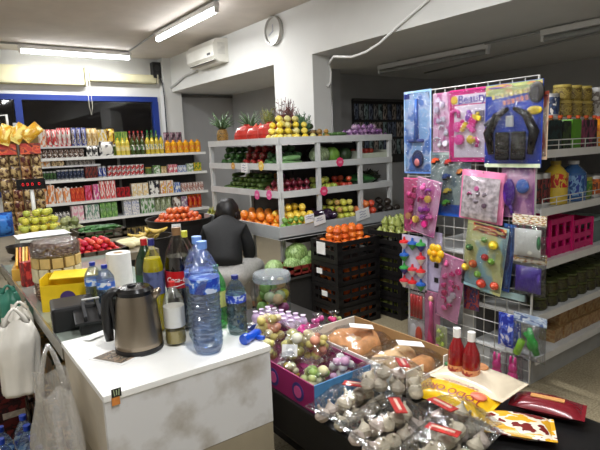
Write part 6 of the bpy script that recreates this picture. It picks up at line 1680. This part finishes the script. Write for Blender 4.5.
t = thing('fruit_box', 'cardboard box of yellow green apples at the left of the produce table', 'box', (.74, 4.78, PZ))
M().box((0, 0, .02), (.36, .30, .04), mat((170, 150, 90), .7, var=.1)).build('box_body', t)
heap('apple', 'apple', [(214, 204, 80), (200, 200, 80), (226, 196, 60), (180, 190, 84)], .036, .57, .91, 4.65, 4.92, PZ + .04, 95, 'yellow green apple heaped in the cardboard box', 'apple', 'boxed apples', 3, spin=0.)
p = onz(22, 240, PZ)
t = thing('scale_bowl', 'black weighing bowl on a small stand near the white paper tray', 'scale', (.46, 3.78, PZ))
M().lathe([(.06, 0), (.07, .01), (.05, .03)], BLACKP, 20).build('stand', t)
M().lathe([(.04, .03), (.085, .05), (.095, .09), (.09, .09), (.08, .055), (0, .045)], mat((40, 34, 30), .35), 24).build('bowl', t)
# customer price display
pd = onz(29, 216, PZ + .02); Dd = math.hypot(pd.x, pd.y)
pt = onD(31, 184, 4.9)
t = thing('pole_display', 'small black price display with red digits on a white pole', 'display', (pt.x, pt.y, PZ), (0, 0, -.15))
zt = pt.z - PZ
M().lathe([(.05, 0), (.05, .01), (.02, .02)], WHITEP, 16).build('foot', t)
M().tube([(0, 0, .02), (0, 0, zt - .03)], .016, WHITEP, 10).build('pole', t)
M().box((0, 0, zt), (.22, .05, .09), BLACKG, bev=.008).build('display_case', t)
LED = mat((230, 30, 40), .4, var=0, emit=1.2)
for k in range(4):
    x = -.06 + .035 * k + (.016 if k == 3 else 0)
    mb = M()
    for dz in (-.010, .010): mb.box((x, -.027, zt + dz), (.009, .003, .003), LED)
    for dx in (-.006, .006):
        for dz in (-.005, .005): mb.box((x + dx, -.027, zt + dz), (.003, .003, .008), LED)
    mb.build('digit', t)
# snack bag stand
sx_, sy_2 = .72, 5.35
t = thing('snack_stand', 'tall stand hung with columns of small snack bags left of the wall shelf', 'snack stand', (sx_, sy_2, 0), (0, 0, -.12))
M().tube([(0, .10, .02), (0, .10, 1.80)], .018, GREYM, 10).build('pole', t)
for s in (-1, 1): M().box((s * .13, .10, .012), (.28, .05, .024), GREYM).build('foot', t)
M().box((0, .09, 1.15), (.36, .012, 1.1), mat((150, 130, 80), .6, var=.1)).build('back_board', t)
M().tube([(-.14, .09, 1.70), (-.14, .05, 1.86), (-.06, .05, 1.87), (-.06, .09, 1.70)], .012, WHITEP, 8).build('hanger_loop', t)
for k in range(2):
    M().box((-.10 + .20 * k, .03, 1.56), (.17, .01, .10), printed(((190, 50, 30), (216, 90, 40), (120, 30, 24)), 3, 50 + k, .4), rx=-.15).build('header_card', t)
RTS = Matrix.Translation((sx_, sy_2, 0)) @ Matrix.Rotation(-.12, 4, 'Z')
SNK = [((150, 124, 84), (70, 40, 32), (196, 170, 120)), ((130, 100, 60), (56, 34, 30), (176, 150, 100)), ((126, 50, 42), (166, 130, 84), (80, 28, 28))]
for c in range(4):
    for r_ in range(8):
        v = RTS @ Vector((-.135 + .09 * c, .045, 1.40 - .105 * r_))
        o = place('snack_bag', pouch(.084, .04, .110, SNK[(r_ // 3 + c) % 3], 60 + (r_ + c) % 3), v, -.12, 'small snack bag hanging in the columns of the left stand', 'snack bag', 'hanging snack bags')
for k in range(3):
    v = RTS @ Vector((-.12 + .09 * k, .0, 1.61 + .02 * k))
    place('crisp_bag', pouch(.11, .05, .18, ((226, 190, 40), (206, 150, 40), (236, 216, 120)), 70 + k), v, 0, ('left yellow crisp bag on top of the snack stand', 'middle yellow crisp bag on top of the snack stand', 'right yellow crisp bag on top of the snack stand')[k], 'crisp bag', rot=(-.25, .35 + .25 * k, -.2))
pb = onD(3, 207, 5.0)
place('shopping_bag', pouch(.22, .12, .2, ((40, 100, 190), (60, 130, 214), (30, 70, 150)), 80), (pb.x - .05, pb.y, PZ), 0, 'bright blue plastic bag at the left edge behind the apples', 'bag')

# ================================================================== BAGS AND BOTTLES LEFT OF THE COUNTERS
def carrier(name, lab, cx, cy, ztop, h, w_, d_, m, seed, cat='bag', handle=True, rz=0.):
    t = thing(name, lab, cat, (cx, cy, ztop - h), (0, 0, rz))
    q = random.Random(seed); n = 36; pr = 20; vs = []; fs = []
    for j in range(pr + 1):
        z = h * j / pr; f = .86 + .14 * math.sin(min(1, z / h * 1.4) * PI * .75) - .55 * max(0, z / h - .72) / .28 * .6
        for i in range(n):
            a = 2 * PI * i / n
            k = 1 + .22 * mnoise.noise(Vector((math.cos(a) * 1.6 + seed, math.sin(a) * 1.6, z * 7))) + .07 * math.sin(5 * a + seed + z * 6) + .05 * math.sin(9 * a - z * 14)
            vs.append((w_ / 2 * f * k * math.cos(a), d_ / 2 * f * k * math.sin(a), z + (.015 * math.sin(3 * a) if j == pr else 0)))
    for j in range(pr):
        for i in range(n): fs.append([j * n + i, j * n + (i + 1) % n, (j + 1) * n + (i + 1) % n, (j + 1) * n + i])
    fs.append(list(range(n))[::-1])
    M().add(vs, fs, m, True).build('bag_body', t)
    if handle:
        for s in (-1, 1):
            M().tube([(s * w_ * .26, 0, h * .92), (s * w_ * .20, .004, h * 1.03), (s * w_ * .08, 0, h * 1.13), (0, 0, h * 1.17)], [.012, .008, .006, .005], m, 8).build('handle', t)
    return t
WB = mat((226, 222, 212), .4, var=.06, scale=14, coat=.2)
carrier('carrier_bag', 'white plastic carrier bag hanging at the corner of the sales counter', .205, 2.13, .89, .28, .15, .12, WB, 2)
carrier('carrier_bag', 'small white plastic bag bunched up against the metal counter edge', .245, 2.31, .89, .14, .09, .12, WB, 5)
carrier('carrier_bag', 'teal green plastic bag hanging behind the white carrier bags', .235, 2.56, .91, .14, .09, .12, mat((60, 130, 110), .4, var=.2), 7)
carrier('clear_bag', 'big clear plastic bag hanging over the left corner of the white counter', .215, 1.50, .88, .62, .13, .30, film((244, 242, 238), .16, .10, 1.4, 26, .20), 9, handle=True)
for k, (x, y, lab) in enumerate(((.13, 2.47, 'blue capped water bottle on the floor at the left end of the row'), (.225, 2.52, 'blue capped water bottle at the back of the row on the floor'), (.225, 2.41, 'blue capped water bottle second in the row on the floor'), (.232, 2.30, 'blue capped water bottle third in the row on the floor'), (.238, 2.19, 'blue capped water bottle nearest the white counter on the floor'), (.12, 2.36, 'blue capped water bottle at the front left on the floor'))):
    water_bottle(0, 0, .335, .0445, lab, (30, 70, 190), ((40, 80, 180), (150, 190, 230), (226, 232, 240)), (206, 220, 230), z=0, xy=(x, y), fill=.6)

for k, (hh, lab) in enumerate(((.15, 'dark red drinks carton at the bottom of the stack left of the sales counter'), (.14, 'dark red drinks carton in the middle of the stack left of the sales counter'), (.13, 'dark red drinks carton on top of the stack left of the sales counter'))):
    t = thing('drinks_carton', lab, 'carton', (.155, 3.02, .152 * k - (.0 if k < 2 else .010)), (0, 0, .04 * k - .04))
    M().box((0, 0, hh / 2), (.23, .46, hh), printed(((84, 26, 24), (44, 18, 18), (104, 34, 30)), 3, 95 + k, .4), bev=.004).build('carton_body', t)
    for j in range(2): M().box((-.07 + .13 * j, -.2315, hh * .55), (.10, .002, hh * .22), mat((176, 166, 150), .6, var=.3, scale=50)).build('pale_print', t)

# ================================================================== FAR WALL RACK BEHIND THE PRODUCE STAND
x0, x1 = onY(353, 120, 5.17).x, onY(404, 120, 5.17).x
zt, zb = onY(372, 100, 5.17).z, 1.2
t = thing('peg_board', 'dark rack of hanging small goods on the far grey wall', 'rack', ((x0 + x1) / 2, 5.185, zb))
M().box((0, 0, (zt - zb) / 2), (x1 - x0, .02, zt - zb), mat((52, 50, 50), .7)).build('board', t)
M().box((0, -.02, (zt - zb)), (x1 - x0, .05, .03), mat((80, 78, 76), .6)).build('top_rail', t)
q = random.Random(4)
HG = [((90, 90, 96), (150, 150, 150), (50, 50, 54)), ((60, 70, 90), (110, 120, 140), (40, 44, 60)), ((120, 100, 90), (170, 160, 150), (60, 50, 46)), ((70, 90, 90), (140, 160, 160), (40, 50, 52))]
for r_ in range(3):
    for c in range(11):
        hx_ = x0 + (x1 - x0) * (c + .5) / 11
        place('hanging_pack', pouch((x1 - x0) / 13, .03, .20, HG[q.randrange(4)], 90 + q.randrange(3)), (hx_, 5.150, zt - .26 - .24 * r_), 0, 'small grey pack hanging on the dark far wall rack', 'pack', 'hanging packs on the far wall')
